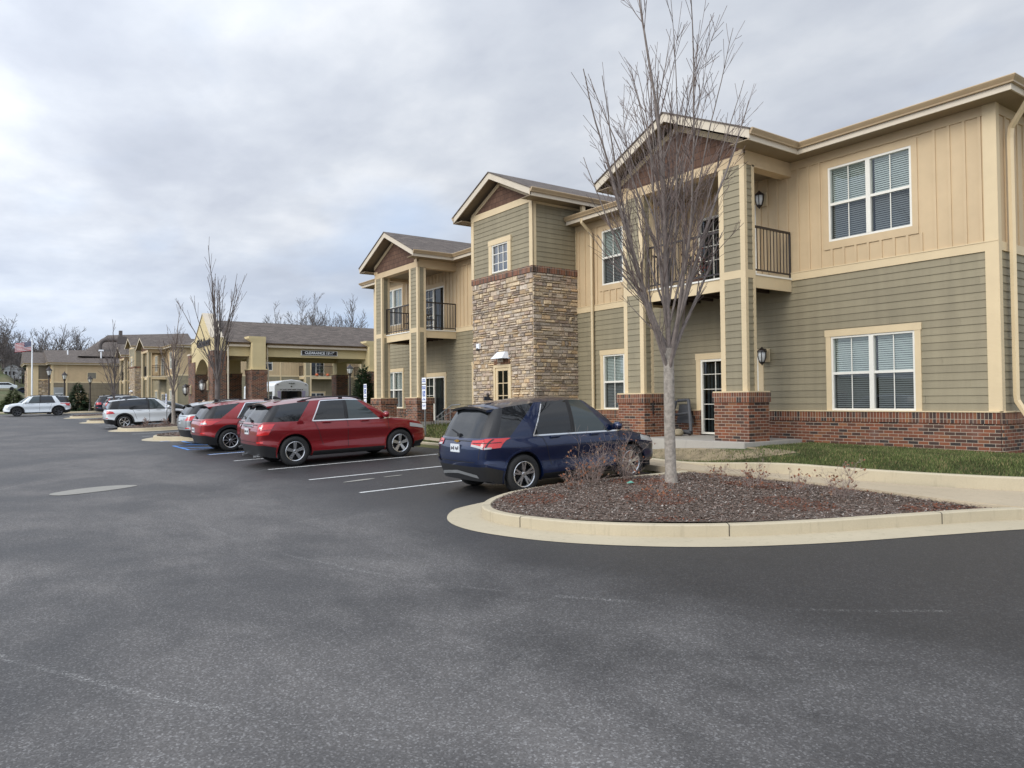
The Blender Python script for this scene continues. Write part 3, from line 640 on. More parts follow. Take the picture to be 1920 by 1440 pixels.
def gable(B,uL,uR,zE,vb,vf,wallL,wallR,vw,zb_,pitch=.459,th=.20,shake=True,name='gable_roof',rake=FASC,gut=True):
    """pitched roof with ridge along v from vb to vf; the gable wall stands at v=vw"""
    um=(uL+uR)/2; zR=zE+pitch*(um-uL)
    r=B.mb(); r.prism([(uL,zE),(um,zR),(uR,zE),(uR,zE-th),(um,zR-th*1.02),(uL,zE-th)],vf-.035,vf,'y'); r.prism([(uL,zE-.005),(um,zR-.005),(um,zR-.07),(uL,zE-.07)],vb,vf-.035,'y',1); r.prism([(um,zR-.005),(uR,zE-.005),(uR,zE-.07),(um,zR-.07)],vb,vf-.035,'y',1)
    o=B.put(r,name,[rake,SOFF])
    for s,(a,za,b,zb2) in enumerate(((uL-.03,zE-.012,um,zR),(um,zR,uR+.03,zE-.012))):
        k=B.mb(); k.prism([(a,za),(b,zb2),(b,zb2+.03),(a,za+.03)],vb,vf+.03,'y'); ob=B.put(k,'shingles',ROOF,o)
        # lay the courses along the slope
        me=ob.data; uvl=me.uv_layers[0].data
        T_=B.T
        for l in me.loops:
            co=me.vertices[l.vertex_index].co; wx=co.x+B.root.location.x; wy=co.y+B.root.location.y; wz=co.z+B.root.location.z
            uvl[l.index].uv=((wy if not B.fl else wx),wz/ .417)
    g=B.mb()
    if shake:
        zt=lambda u: zE-th+pitch*(um-uL)-pitch*abs(u-um)-.02
        g.prism([(wallL,zb_),(wallR,zb_),(wallR,min(zt(wallR),zR)),(um,zt(um)),(wallL,zt(wallL))],vw-.05,vw,'y',0)
        # raking frieze boards
        for a,b in ((wallL,um),(um,wallR)):
            g.prism([(a,zt(a)-.13),(b,zt(b)-.13),(b,zt(b)+.01),(a,zt(a)+.01)],vw,vw+.025,'y',1)
        B.put(g,'gable_wall',[SHAKE,TRIM],o)
    return o,um,zR
def gutter_line(B,path,z,name='gutter',parent=None):
    """K-style gutter and fascia along plan points (u,v) ; outward = left of travel"""
    g=B.mb(); pts=[Vector(q) for q in path]; n=len(pts); R=[]
    for k in range(n):
        d1=(pts[k]-pts[k-1]).normalized() if k else None; d2=(pts[k+1]-pts[k]).normalized() if k<n-1 else None
        n1=Vector((-d1.y,d1.x)) if d1 else None; n2=Vector((-d2.y,d2.x)) if d2 else None
        if n1 and n2: m_=(n1+n2).normalized(); m_=m_/max(.3,m_.dot(n1))
        else: m_=n1 or n2
        R.append([g.P((pts[k].x+m_.x*o,pts[k].y+m_.y*o,z+h)) for o,h in ((-.02,0),(.105,0),(.115,-.02),(.10,-.045),(.06,-.10),(.055,-.125),(.0,-.125),(.0,-.24),(-.03,-.24))])
    for A,C_ in zip(R,R[1:]):
        for j in range(8): g.idx([A[j],C_[j],C_[j+1],A[j+1]],0 if j<6 else 1)
    g.idx(R[0]); g.idx(R[-1])
    return B.put(g,name,[GUT,FASC],parent)
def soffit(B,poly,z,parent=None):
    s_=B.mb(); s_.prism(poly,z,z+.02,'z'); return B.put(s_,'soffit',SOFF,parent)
def downspout(B,u,v0,zt,zb_,kick=1,vtop=.55,foot=True):
    d=B.mb(); w2,t2=.05,.038
    P_=[(u,vtop,zt),(u,vtop,zt-.12),(u+.02*kick,v0+.09,zt-.42),(u+.02*kick,v0+.06,zt-.6),(u+.02*kick,v0+.06,zb_+.55),(u+.02*kick,v0+.09,zb_+.45),(u+.02*kick,v0+.22,zb_+.22),(u+.02*kick,v0+.24,zb_+.02)]
    d.tube(P_,[.052]*len(P_),6); return B.put(d,'downspout',TRIM)
def walllamp(B,u,v,z,sc=1.,name='wall_lamp'):
    l=B.mb(); l.box(u-.09*sc,u+.09*sc,v,v+.03,z-.12*sc,z+.16*sc,1); c=(u,v+.15*sc,z)
    l.box(u-.02,u+.02,v+.03,v+.15*sc,z+.13*sc,z+.16*sc,0)
    l.lathe([(0,.20*sc),(.03*sc,.17*sc),(.095*sc,.12*sc),(.105*sc,.09*sc),(.06*sc,.085*sc)],c,'z',12,0); l.lathe([(.0,-.20*sc),(.02*sc,-.17*sc),(.05*sc,-.14*sc),(.06*sc,-.12*sc)],c,'z',12,0)
    for i in range(6):
        a=i*PI/3; l.tube([(c[0]+.092*sc*math.cos(a),c[1]+.092*sc*math.sin(a),z+.09*sc),(c[0]+.09*sc*math.cos(a),c[1]+.09*sc*math.sin(a),z-.02*sc),(c[0]+.05*sc*math.cos(a),c[1]+.05*sc*math.sin(a),z-.14*sc)],.008*sc,4,0)
    o=B.put(l,name,[DARKM,TRIM],smooth=False)
    g=B.mb(); g.lathe([(.0,.09*sc),(.078*sc,.088*sc),(.082*sc,.0),(.066*sc,-.08*sc),(.04*sc,-.125*sc),(0,-.13*sc)],c,'z',14); B.put(g,'lamp_glass',LAMPG,o,smooth=True); return o
def leaf_stones(B,u0,u1,z0,z1,v,holes,seed,side=None,rows=(.06,.17)):
    """ledgestone veneer: every stone a bevelled block with its own colour"""
    r=random.Random(seed); mb=B.mb(); PAL=[(.50,.39,.255),(.46,.365,.26),(.42,.34,.25),(.36,.29,.225),(.53,.41,.26),(.44,.345,.25),(.30,.24,.19),(.49,.345,.20),(.46,.385,.30),(.37,.275,.205)]
    plane(mb,u0,u1,z0,z1,v-.02,holes,0); mb.c=[(.44,.36,.26)]*len(mb.f)
    z=z0
    while z<z1-.01:
        h=min(r.uniform(*rows),z1-z)
        if z1-z-h<.04: h=z1-z
        u=u0-r.uniform(0,.1)
        while u<u1:
            w_=min(r.uniform(.09,.42),4*h+.06); a,b=max(u,u0),min(u+w_,u1); u+=w_
            if b-a<.02: continue
            parts=[(z,z+h)]
            if h>.13 and r.random()<.5: m_=z+h*r.uniform(.4,.6); parts=[(z,m_),(m_,z+h)]
            for (c_,d) in parts:
                if any(hh[0]-.01<(a+b)/2<hh[1]+.01 and hh[2]<(c_+d)/2<hh[3] for hh in holes) : continue
                aa,bb=a,b
                for hh in holes:
                    if hh[2]<(c_+d)/2<hh[3]:
                        if aa<hh[0]<bb: bb=hh[0]
                        elif aa<hh[1]<bb: aa=hh[1]
                g=.006; e=min(.014,(bb-aa)*.3,(d-c_)*.3); o_=v+r.uniform(.0,.045); f=r.uniform(.80,1.34); c=tuple(q*f*w_ for q,w_ in zip(r.choice(PAL),(1.0,1.01,1.02)))
                j=lambda: r.uniform(-.005,.005)
                A=[(aa+g+j(),v-.02,c_+g+j()),(bb-g+j(),v-.02,c_+g+j()),(bb-g+j(),v-.02,d-g+j()),(aa+g+j(),v-.02,d-g+j())]
                F_=[(A[0][0]+e,o_+j(),A[0][2]+e),(A[1][0]-e,o_+j(),A[1][2]+e),(A[2][0]-e,o_+j(),A[2][2]-e),(A[3][0]+e,o_+j(),A[3][2]-e)]
                ia=[mb.P(q) for q in A]; jf=[mb.P(q) for q in F_]; mb.idx(jf,0,c)
                for k in range(4): mb.idx([ia[k],ia[(k+1)%4],jf[(k+1)%4],jf[k]],0,tuple(q*.9 for q in c))
        z+=h
    return mb
# ---- one gabled two-storey porch
def porch(B,u0,zg=.5,furn=None,doorright=True,near=True,v0=1.77,wdt=3.86):
    ua,ub=u0,u0+wdt
    for a,b in ((ua,ua+.71),(ub-.71,ub)): column(B,a,b,v0-.36,v0,1.8,6.9,[4.42],gz=zg-.1)
    # beams
    m_=B.mb(); m_.box(ua,ub,v0-.30,v0+.004,6.88,7.10); m_.box(ua,ua+.28,-.02,v0-.30,6.86,7.195); m_.box(ub-.28,ub,-.02,v0-.30,6.86,7.195)
    m_.box(ua,ua+.28,v0-.30,v0+.004,7.10,7.195); m_.box(ub-.28,ub,v0-.30,v0+.004,7.10,7.195)
    # posts that frame the gable
    m_.box(ua,ua+.12,v0,v0+.03,7.08,7.2); m_.box(ub-.12,ub,v0,v0+.03,7.08,7.2)
    B.put(m_,'porch_beam',BAT)
    m_=B.mb(); m_.box(ua+.28,ub-.28,-.02,v0-.3,6.98,7.0); B.put(m_,'porch_ceiling',SOFF)
    # balcony deck
    d=B.mb(); a,b=ua+.03,ub-.03; d.box(ua+.71,ub-.71,v0-.26,v0-.20,4.14,4.42,0); d.box(a,a+.05,.02,v0-.36,4.14,4.42,0); d.box(b-.05,b,.02,v0-.36,4.14,4.42,0)
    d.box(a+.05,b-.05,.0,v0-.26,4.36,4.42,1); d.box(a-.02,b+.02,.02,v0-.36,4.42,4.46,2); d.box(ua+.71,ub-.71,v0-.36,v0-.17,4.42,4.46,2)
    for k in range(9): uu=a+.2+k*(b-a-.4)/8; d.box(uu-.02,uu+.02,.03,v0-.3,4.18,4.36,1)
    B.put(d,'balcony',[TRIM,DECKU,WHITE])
    railing(B,(ua+.71,v0-.2),(ub-.71,v0-.2),4.46,5.53); railing(B,(ua+.05,.04),(ua+.05,v0-.37),4.46,5.53); railing(B,(ub-.05,.04),(ub-.05,v0-.37),4.46,5.53)
    # doors
    d0=u0+.98; 
    slidedoor(B,d0,d0+1.82,zg+.22,2.68,0,'lap'); slidedoor(B,d0,d0+1.82,4.50,6.42,0,'bat')
    return [(d0,d0+1.82,zg+.22,2.68),(d0,d0+1.82,4.50,6.42,.15)]
def roofpoly(faces,root,name='roof',mat=None,parent=None):
    """faces: list of (points, 'x'|'y' course direction)"""
    mb=MB(); 
    for pts,_ in faces: mb.face(pts)
    o=mb.build(name,mat or ROOF,parent or root); me=o.data; uvl=me.uv_layers[0].data; L=root.location
    for pg,(pts,al) in zip(me.polygons,faces):
        nz=max(.3,pg.normal.z if abs(pg.normal.z)>0 else 1); sl=math.sqrt(max(1e-4,1-pg.normal.z**2)) or 1
        for li in pg.loop_indices:
            co=me.vertices[me.loops[li].vertex_index].co; a=(co.x+L.x) if al=='x' else (co.y+L.y)
            uvl[li].uv=(a,(co.z+L.z)/max(.15,sl))
    return o
def hip(root,x0,x1,y0,y1,zE,pitch,name='roof',gx0=False,gx1=False):
    """hipped roof over a rectangle; ridge along the longer side; gx0/gx1 = gable instead of hip at that end"""
    if x1-x0>=y1-y0:
        h=(y1-y0)/2; zr=zE+pitch*h; ym=(y0+y1)/2; a=x0+(0 if gx0 else h); b=x1-(0 if gx1 else h)
        F=[([(x0,y1,zE),(x1,y1,zE),(b,ym,zr),(a,ym,zr)],'x'),([(x1,y0,zE),(x0,y0,zE),(a,ym,zr),(b,ym,zr)],'x'),([(x0,y0,zE),(x0,y1,zE),(a,ym,zr)],'y'),([(x1,y1,zE),(x1,y0,zE),(b,ym,zr)],'y')]
    else:
        h=(x1-x0)/2; zr=zE+pitch*h; xm=(x0+x1)/2; a=y0+(0 if gx0 else h); b=y1-(0 if gx1 else h)
        F=[([(x0,y0,zE),(x0,y1,zE),(xm,b,zr),(xm,a,zr)],'y'),([(x1,y1,zE),(x1,y0,zE),(xm,a,zr),(xm,b,zr)],'y'),([(x0,y1,zE),(x1,y1,zE),(xm,b,zr)],'x'),([(x1,y0,zE),(x0,y0,zE),(xm,a,zr)],'x')]
    return roofpoly(F,root,name)
def tower(B,u0,seed=1,zg=.5,u1=None,full=True,vd=1.78):
    u1=u1 or u0+3.43; dr=(u0+1.18,u0+2.16,zg,2.81); wn=(u0+1.27,u0+2.19,5.84,6.77)
    st=leaf_stones(B,u0,u1,zg-.1,5.6,vd,[dr],seed); B.put(st,'stone_facing',STONE)
    # side faces of the tower built in the turned frame
    T0=B.T
    for s,uu in ((-1,u0),(1,u1)):
        if not full and s==1: continue
        T2=(lambda uu,s:(lambda a,b,z:T0(uu+s*b,a,z)))(uu,s); Bs=Bld(B.root,(T2,B.fl if s>0 else not B.fl))
        st=leaf_stones(Bs,-.05,vd-.0,zg-.1,5.6,0,[],seed+5+s); Bs.put(st,'stone_facing',STONE)
        m_=Bs.mb(); lap(m_,.0,vd-.13,5.8,7.98,0); lap(m_,-6,0,6.0,7.98,0); m_.box(-.0,vd,-.05,.03,5.6,5.8,1); m_.box(vd-.13,vd,-.02,.03,5.8,8.0,2); m_.box(-.1,.06,-.02,.03,5.8,7.2,2); m_.box(-.6,vd,-.02,.028,7.72,7.98,2)
        Bs.put(m_,'side_wall',[OLIVE,SOLD,TRIM])
    m_=B.mb(); lap(m_,u0+.13,u1-.13,5.8,7.77,vd,[wn]); m_.box(u0-.03,u1+.03,vd-.05,vd+.035,5.6,5.8,1); m_.box(u0-.03,u0+.13,vd-.02,vd+.03,5.8,7.77,2); m_.box(u1-.13,u1+.03,vd-.02,vd+.03,5.8,7.77,2); m_.box(u0-.03,u1+.03,vd-.02,vd+.032,7.77,7.98,2)
    B.put(m_,'tower_wall',[OLIVE,SOLD,TRIM])
    o,um,zR=gable(B,u0-.51,u1+.51,8.0,-8,vd+.45,u0,u1,vd,7.98,name='tower_roof')
    w_=window(B,wn[0],wn[1],wn[2],wn[3],vd+.012,False,None,False,grid=(3,3),gl=GLASST); c=B.mb(); c.box(wn[0]-.17,wn[0],vd,vd+.05,5.8,wn[3]); c.box(wn[1],wn[1]+.17,vd,vd+.05,5.8,wn[3]); c.box(wn[0]-.19,wn[1]+.19,vd,vd+.058,wn[3],wn[3]+.17); B.put(c,'casing',TRIM,w_)
    # exit door
    d=B.mb(); a,b=dr[0],dr[1]; d.box(a,a+.09,vd-.04,vd+.03,zg,2.81); d.box(b-.09,b,vd-.04,vd+.03,zg,2.81); d.box(a+.09,b-.09,vd-.04,vd+.03,2.72,2.81)
    g0,g1,h0,h1=a+.20,b-.20,1.0,2.62; d.box(a+.09,g0,vd-.05,vd+.0,zg,2.72); d.box(g1,b-.09,vd-.05,vd,zg,2.72); d.box(g0,g1,vd-.05,vd,h1,2.72); d.box(g0,g1,vd-.05,vd,zg,h0)
    d.box((g0+g1)/2-.012,(g0+g1)/2+.012,vd-.045,vd-.01,h0,h1)
    for i in range(1,4): z=h1-(h1-h0)*i/4; d.box(g0,g1,vd-.044,vd-.012,z-.012,z+.012)
    for z in (.95,1.7,2.5): d.box(a+.085,a+.10,vd,vd+.035,z-.05,z+.05,1)
    do=B.put(d,'exit_door',[TRIM,GALV]); p_=B.mb(); p_.face([(g0,vd-.03,h0),(g1,vd-.03,h0),(g1,vd-.03,h1),(g0,vd-.03,h1)]); B.put(p_,'pane',GLASSD,do); p_=B.mb(); p_.box(g0,g1,vd-.3,vd-.28,h0,h1); B.put(p_,'door_interior',DARKIN,do)
    if full:
        h=B.mb(); x0,x1=dr[0]+.12,dr[1]-.30; h.prism([(vd+.03,3.02),(vd+.30,3.02),(vd+.30,3.05),(vd+.12,3.24),(vd+.03,3.24)],x0,x1,'x') if False else None
        pts=[(x0-.04,3.0),(x1+.04,3.0),(x1-.05,3.22),(x0+.05,3.22)]
        h.face([(x0-.04,vd+.32,3.0),(x1+.04,vd+.32,3.0),(x1-.06,vd+.12,3.22),(x0+.06,vd+.12,3.22)]); h.face([(x0-.04,vd,3.0),(x0-.04,vd+.32,3.0),(x0+.06,vd+.12,3.22),(x0+.06,vd,3.22)]); h.face([(x1+.04,vd+.32,3.0),(x1+.04,vd,3.0),(x1-.06,vd,3.22),(x1-.06,vd+.12,3.22)])
        h.face([(x0+.06,vd,3.22),(x0+.06,vd+.12,3.22),(x1-.06,vd+.12,3.22),(x1-.06,vd,3.22)]); h.face([(x0-.04,vd,3.0),(x1+.04,vd,3.0),(x1+.04,vd+.32,3.0),(x0-.04,vd+.32,3.0)],1)
        B.put(h,'door_light',[SIGNW,DARKM])
        s_=B.mb(); 
        u=dr[0]+.05
        while u<dr[1]-.1: s_.box(u,u+.06,vd,vd+.03+rnd.uniform(0,.015),2.83,2.99); u+=.068
        B.put(s_,'door_lintel',flat('lintel_brick',(.17,.085,.045),.9,var=.5,scale=14) if 'lintel_brick' not in MATS else MATS['lintel_brick'])
        c=B.mb(); c.box(u0+2.92,u0+3.09,vd+.02,vd+.10,3.40,3.58); c.lathe([(0,.0),(.05,.01),(.06,.05),(.045,.09),(0,.10)],(u0+3.0,vd+.11,3.33),'z',10,1); B.put(c,'security_camera',[SIGNW,DARKM])
        c=B.mb(); c.box(u0+2.42,u0+2.52,vd+.02,vd+.07,1.72,1.90); B.put(c,'card_reader',DARKM)
    return o
# ================================================================ WING 1
W1=empty('apartment_building',(6.1,-15.6,.5),'near two-storey apartment wing in olive lap siding, tan battens and stone tower','building')
B1=Bld(W1,frameA(-15.6))
def wing_front(B,u0,u1,porches,towers,doubles,singles=(),zg=.5,extra_lo=(),first_corner=True,gut_ends=(None,None)):
    lo,hi=list(extra_lo),[]
    for pu in porches:
        h=porch(B,pu,zg); lo.append(h[0]); hi.append(h[1])
    for a,b in doubles:
        lo.append((a,b,1.36,3.01)); hi.append((a,b,5.15,6.82,.17))
        window(B,a,b,1.36,3.01,0,b-a>1.2,'lap'); window(B,a,b,5.15,6.82,0,b-a>1.2,'bat')
    # brick base with openings for the patio doors
    m_=B.mb(); segs=[(u0,u1)]
    for h in lo:
        if h[2]<1.2:
            n=[]
            for s,e in segs:
                if h[1]<=s or h[0]>=e: n.append((s,e)); continue
                n+=[(s,h[0]-.0),(h[1]+.0,e)]
            segs=n
    for s,e in segs:
        m_.box(s,e,-.2,.045,zg-.35,1.12,0); m_.box(s,e,-.2,.065,1.12,1.335,1); m_.box(s,e,-.2,.085,1.335,1.36,2)
    B.put(m_,'brick_base',[BRICK,SOLD,TRIM])
    m_=B.mb(); lap(m_,u0,u1,1.36,4.40,0,[h[:4] for h in lo]); B.put(m_,'lap_siding',OLIVE)
    m_=B.mb(); batten(m_,u0,u1,4.57,7.0,0,hi); m_.box(u0,u1,-.02,.028,7.0,7.19); B.put(m_,'batten_siding',BAT)
    m_=B.mb(); m_.box(u0-.03,u1+.03,-.02,.034,4.40,4.57); m_.box(u0-.03,u1+.03,-.02,.045,4.57,4.59)
    m_.box(u0-.035,u0+.20,-.04,.037,1.36,7.19); m_.box(u1-.2,u1+.035,-.04,.037,1.36,7.19)
    B.put(m_,'trim_boards',TRIM)
    for tu in towers: tower(B,tu,seed=int(tu)+3,zg=zg)
wing_front(B1,6.1,33.3,[10.44,25.65],[18.24],[(7.65,9.5),(15.18,17.03),(22.55,24.4),(30.39,32.2)])
# patio doors sit at the back of both porches; the right porch wall carries a lamp on each floor
for z in (2.66,6.46): walllamp(B1,11.19,.03,z,1.15)
walllamp(B1,10.98+15.0,.03,2.66,1.0) if False else None
# gable roofs of the two porches
for pu in (10.44,25.65): 
    gable(B1,pu-.51,pu+4.37,7.40,-7.0,2.25,pu,pu+3.86,1.77,7.10)
# gutters, fascia, soffit
gz=7.42
gutter_line(B1,[(9.93,2.2),(9.93,.47),(5.62,.47),(5.62,-14)][::-1] if False else [(5.63,-14),(5.63,.47),(9.95,.47),(9.95,2.24)],gz)
gutter_line(B1,[(14.79,2.24),(14.79,.47),(18.98,.47)],gz) if False else None
gutter_line(B1,[(14.79,2.24),(14.79,.47),(18.2,.47)],gz)
gutter_line(B1,[(21.7,.47),(25.16,.47),(25.16,2.24)],gz); gutter_line(B1,[(30.0,2.24),(30.0,.47),(33.78,.47),(33.78,-14)],gz)
gutter_line(B1,[(17.73,-3.2),(17.73,2.24)],8.02); gutter_line(B1,[(22.18,2.24),(22.18,-3.2)],8.02)
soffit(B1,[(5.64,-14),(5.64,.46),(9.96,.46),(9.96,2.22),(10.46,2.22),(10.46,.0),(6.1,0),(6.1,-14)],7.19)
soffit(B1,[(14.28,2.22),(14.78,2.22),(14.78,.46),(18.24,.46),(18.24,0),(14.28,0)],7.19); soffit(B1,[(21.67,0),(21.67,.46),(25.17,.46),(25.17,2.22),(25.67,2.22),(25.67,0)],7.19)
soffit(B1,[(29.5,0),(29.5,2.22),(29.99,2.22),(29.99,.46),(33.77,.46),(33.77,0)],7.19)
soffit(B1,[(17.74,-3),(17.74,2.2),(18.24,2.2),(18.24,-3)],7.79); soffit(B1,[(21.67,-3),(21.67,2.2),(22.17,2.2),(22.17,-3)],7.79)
m_=B1.mb(); m_.box(17.80,17.92,.0,.12,7.42,7.80); B1.put(m_,'eave_post',TRIM)
hip(W1,5.6,33.8,-31.5,-15.1,7.41,.333)
downspout(B1,6.0,-.75,7.3,.62) if False else None
downspout(B1,17.45,.03,7.25,.5,-1,.47)
# the right-hand end wall, seen at the edge of the picture
T_B1r=Bld(W1,((lambda a,b,z:(6.1-b,-15.6-a,z)),True))
m_=T_B1r.mb(); m_.box(0,15.4,-.2,.045,.15,1.12,0); m_.box(0,15.4,-.2,.065,1.12,1.335,1); m_.box(0,15.4,-.2,.085,1.335,1.36,2); T_B1r.put(m_,'brick_base',[BRICK,SOLD,TRIM])
m_=T_B1r.mb(); lap(m_,0,15.4,1.36,4.40,0); T_B1r.put(m_,'lap_siding',OLIVE)
m_=T_B1r.mb(); batten(m_,0,15.4,4.57,7.0,0,off=.42); m_.box(0,15.4,-.02,.028,7.0,7.19); T_B1r.put(m_,'batten_siding',BAT)
m_=T_B1r.mb(); m_.box(0,15.4,-.02,.036,4.40,4.57); m_.box(-.035,.10,-.03,.039,1.36,7.19); T_B1r.put(m_,'trim_boards',TRIM)
d=MB(); d.tube([(5.56,-15.75,7.30),(5.56,-15.75,7.16),(5.95,-15.95,6.75),(5.98,-15.97,6.55),(5.98,-15.97,1.65),(5.97,-15.97,1.55),(5.80,-15.97,1.25),(5.78,-15.97,.75)],[.062]*8,6); d.build('downspout',TRIM,W1)
d=MB(); d.lathe([(0,.80),(.085,.80),(.085,.70),(.07,.70),(.07,.60),(.095,.58),(.095,.45)],(5.78,-15.97,0),'z',14); d.build('drain_boot',SIGNW,W1)
# rear and left walls
m_=MB(); m_.box(6.3,33.2,-31.,-30.9,.4,7.19); m_.box(33.2,33.3,-31,-15.62,1.4,7.19); m_.build('rear_wall',BAT,W1)
# patio slabs
def slab(x0,x1,y0,y1,z,name='patio_slab'):
    m_=MB(); m_.box(x0,x1,y0,y1,z-.45,z); o=m_.build(name,SLAB,bevel=.01); o['kind']='structure'; return o
slab(10.25,14.55,-15.6,-13.45,.69); slab(25.4,29.8,-15.6,-13.4,.86)
# ================================================================ WING 2 (beyond the canopy)
W2=empty('apartment_building',(78.6,-15.6,.7),'distant apartment wing left of the entrance canopy with two gabled porches and small stone tower','building')
B2=Bld(W2,frameA(-15.6))
wing_front(B2,78.6,106,[82.6,97.5],[90.4],[(80.0,81.2),(87.4,88.8)],zg=.9)
for pu in (82.6,97.5): gable(B2,pu-.51,pu+4.37,7.40,-7.0,2.25,pu,pu+3.86,1.77,7.10)
gutter_line(B2,[(78.12,-30),(78.12,.47),(82.1,.47),(82.1,2.24)],gz); gutter_line(B2,[(86.95,2.24),(86.95,.47),(90.4,.47)],gz); gutter_line(B2,[(93.8,.47),(97.0,.47),(97.0,2.24)],gz)
gutter_line(B2,[(89.9,-3.2),(89.9,2.24)],8.02)
soffit(B2,[(78.13,-30),(78.13,.46),(82.12,.46),(82.12,2.22),(82.6,2.22),(82.6,0),(78.6,0),(78.6,-30)],7.19)
hip(W2,78.1,106,-31.5,-15.1,7.41,.17)
B2b=Bld(W2,frameB(78.6))            # the face towards the canopy: u = -y
lo,hi=[],[]
for a,b in ((23.3,25.1),): 
    hi.append((a,b,5.05,6.6,.17)); window(B2b,a,b,5.05,6.6,0,True,'bat',False)
for pu in (27.95,34.2):
    h=porch(B2b,pu,.9); lo.append(h[0]); hi.append(h[1]); gable(B2b,pu-.51,pu+4.37,7.40,-7,2.25,pu,pu+3.86,1.77,7.10)
m_=B2b.mb(); lap(m_,15.6,46,1.36,4.40,0,[h[:4] for h in lo],ex=.2); m_.box(15.6,46,-.2,.045,.5,1.36,1); B2b.put(m_,'lap_siding',[OLIVE,BRICK])
m_=B2b.mb(); batten(m_,15.6,46,4.57,7.19,0,hi); B2b.put(m_,'batten_siding',BAT)
m_=B2b.mb(); m_.box(15.56,46,-.02,.034,4.40,4.57); m_.box(15.56,15.8,-.03,.04,1.36,7.19); m_.box(22.5,22.62,-.02,.036,.8,7.19); m_.box(25.9,26.02,-.02,.06,.8,7.19); B2b.put(m_,'trim_boards',TRIM)
downspout(B2b,16.95,.03,7.25,1.0,1,.47); downspout(B2b,15.15,.03,4.5,1.,1,.2) if False else None
roofpoly([([(78.1,-31,7.41),(78.1,-50,7.41),(86,-50,8.7),(86,-23,8.7)],'y')],W2)
# ================================================================ far end building
W3=empty('apartment_building',(110,-12,.9),'low-looking far building across the end of the lot, long blank wall and wide brown roof','building')
B3=Bld(W3,frameB(110))
lv=(9.9,11.0,5.05,6.05)
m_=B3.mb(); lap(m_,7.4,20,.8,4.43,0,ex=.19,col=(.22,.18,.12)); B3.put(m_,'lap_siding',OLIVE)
m_=B3.mb(); batten(m_,7.4,20,4.6,6.85,0,[(11.35,12.3,5.0,5.75,.06)],sp=.42); B3.put(m_,'batten_siding',BAT)
m_=B3.mb(); m_.box(7.35,20,-.02,.04,4.43,4.6); m_.box(7.36,7.6,-.02,.05,.8,6.85); m_.box(8.95,9.1,-.02,.06,.8,6.85); B3.put(m_,'trim_boards',TRIM)
m_=B3.mb(); m_.box(11.35,12.3,-.02,.02,5.0,5.75,0); m_.box(11.28,12.37,.0,.03,5.75,5.82,1); m_.box(11.28,11.35,.0,.03,5.0,5.75,1); m_.box(12.3,12.37,.0,.03,5.,5.75,1); m_.box(11.28,12.37,.0,.03,4.93,5.0,1); B3.put(m_,'louvre_vent',[flat('louvre_grey',(.19,.175,.14),.7),TRIM])
m_=B3.mb(); m_.box(9.85,11.4,0,.05,1.2,3.1,0); m_.box(10.0,11.25,.05,.07,1.2,2.95,1); m_.box(10.5,10.78,.07,.08,2.15,2.4,2); B3.put(m_,'service_door',[TRIM,BAT,DARKM])
m_=B3.mb(); m_.box(10.45,10.8,.0,.2,3.25,3.38); B3.put(m_,'door_light',SIGNW)
gutter_line(B3,[(7.0,.45),(22,.45)][::-1] if False else [(22,.45),(6.95,.45),(6.95,-3.)][::-1],6.98)
m_=B3.mb(); m_.box(6.9,22,-.02,.44,6.83,6.85); B3.put(m_,'soffit',SOFF)
B3a=Bld(W3,frameA(-7.4))
m_=B3a.mb(); lap(m_,110,113,.8,4.43,0,ex=.19); batten(m_,110,113,4.6,6.85,0,m=1); m_.box(110,113,-.02,.04,4.43,4.6,2); m_.box(110,110.2,-.02,.05,.8,6.85,2); m_.box(111.3,112.3,.0,.03,5.,6.2,3); B3a.put(m_,'end_wall',[OLIVE,BAT,TRIM,DARKIN])
# stone stair tower at its outer corner
st=leaf_stones(Bld(W3,frameB(113)),4.6+1.55,8.3,.7,4.9,0,[],55,rows=(.14,.3)); st.build('stone_facing',STONE,W3)
st=leaf_stones(Bld(W3,frameA(-5.0)),114.0,120,.7,6.2,0,[],56,rows=(.14,.3)); st.build('stone_facing',STONE,W3)
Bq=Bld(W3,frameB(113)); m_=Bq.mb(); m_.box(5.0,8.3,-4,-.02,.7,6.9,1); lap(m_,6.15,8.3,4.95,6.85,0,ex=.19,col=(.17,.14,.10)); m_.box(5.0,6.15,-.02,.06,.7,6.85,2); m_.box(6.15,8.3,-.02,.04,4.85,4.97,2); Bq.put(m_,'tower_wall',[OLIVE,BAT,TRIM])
gutter_line(Bq,[(8.4,.4),(4.6,.4),(4.6,-7.)][::-1],6.98)
roofpoly([([(109.5,-7.,7.0),(109.5,-26,7.0),(118,-26,9.6),(118,-7.,9.0)],'y'),([(112.6,-4.6,7.0),(112.6,-8.6,7.0),(118,-8.6,8.7),(118,-4.6,8.7)],'y'),([(109.5,-7,7.0),(118,-7.,9.0),(118,-6.99,7.0)],'x'),([(118,-4.6,8.7),(118,-26,8.9),(126,-26,7),(126,-4.6,7)],'y'),([(112.6,-4.6,7.0),(118,-4.6,8.7),(124,-4.6,7.0)],'x')],W3)
roofpoly([([(112.,-10.5,8.0),(112.,-26,8.0),(122,-26,12.4),(121,-15.,11.6)],'y'),([(112.,-10.5,8.0),(121,-15,11.6),(122,-10.5,8.0)],'x')],W3)
for x,y,z,h in ((113.2,-9.4,8.2,.6),(111.9,-13.1,7.75,1.0)):
    m_=MB(); m_.tube([(x,y,z),(x,y,z+h)],.09,8); 
    if h>.8: m_.tube([(x,y-.3,z+h),(x,y+.3,z+h)],.13,8)
    m_.build('vent_pipe',SIGNW,W3)
m_=MB(); a=[(114,-13.3+.2*math.sin(i*.5)*0,0) for i in range(3)]
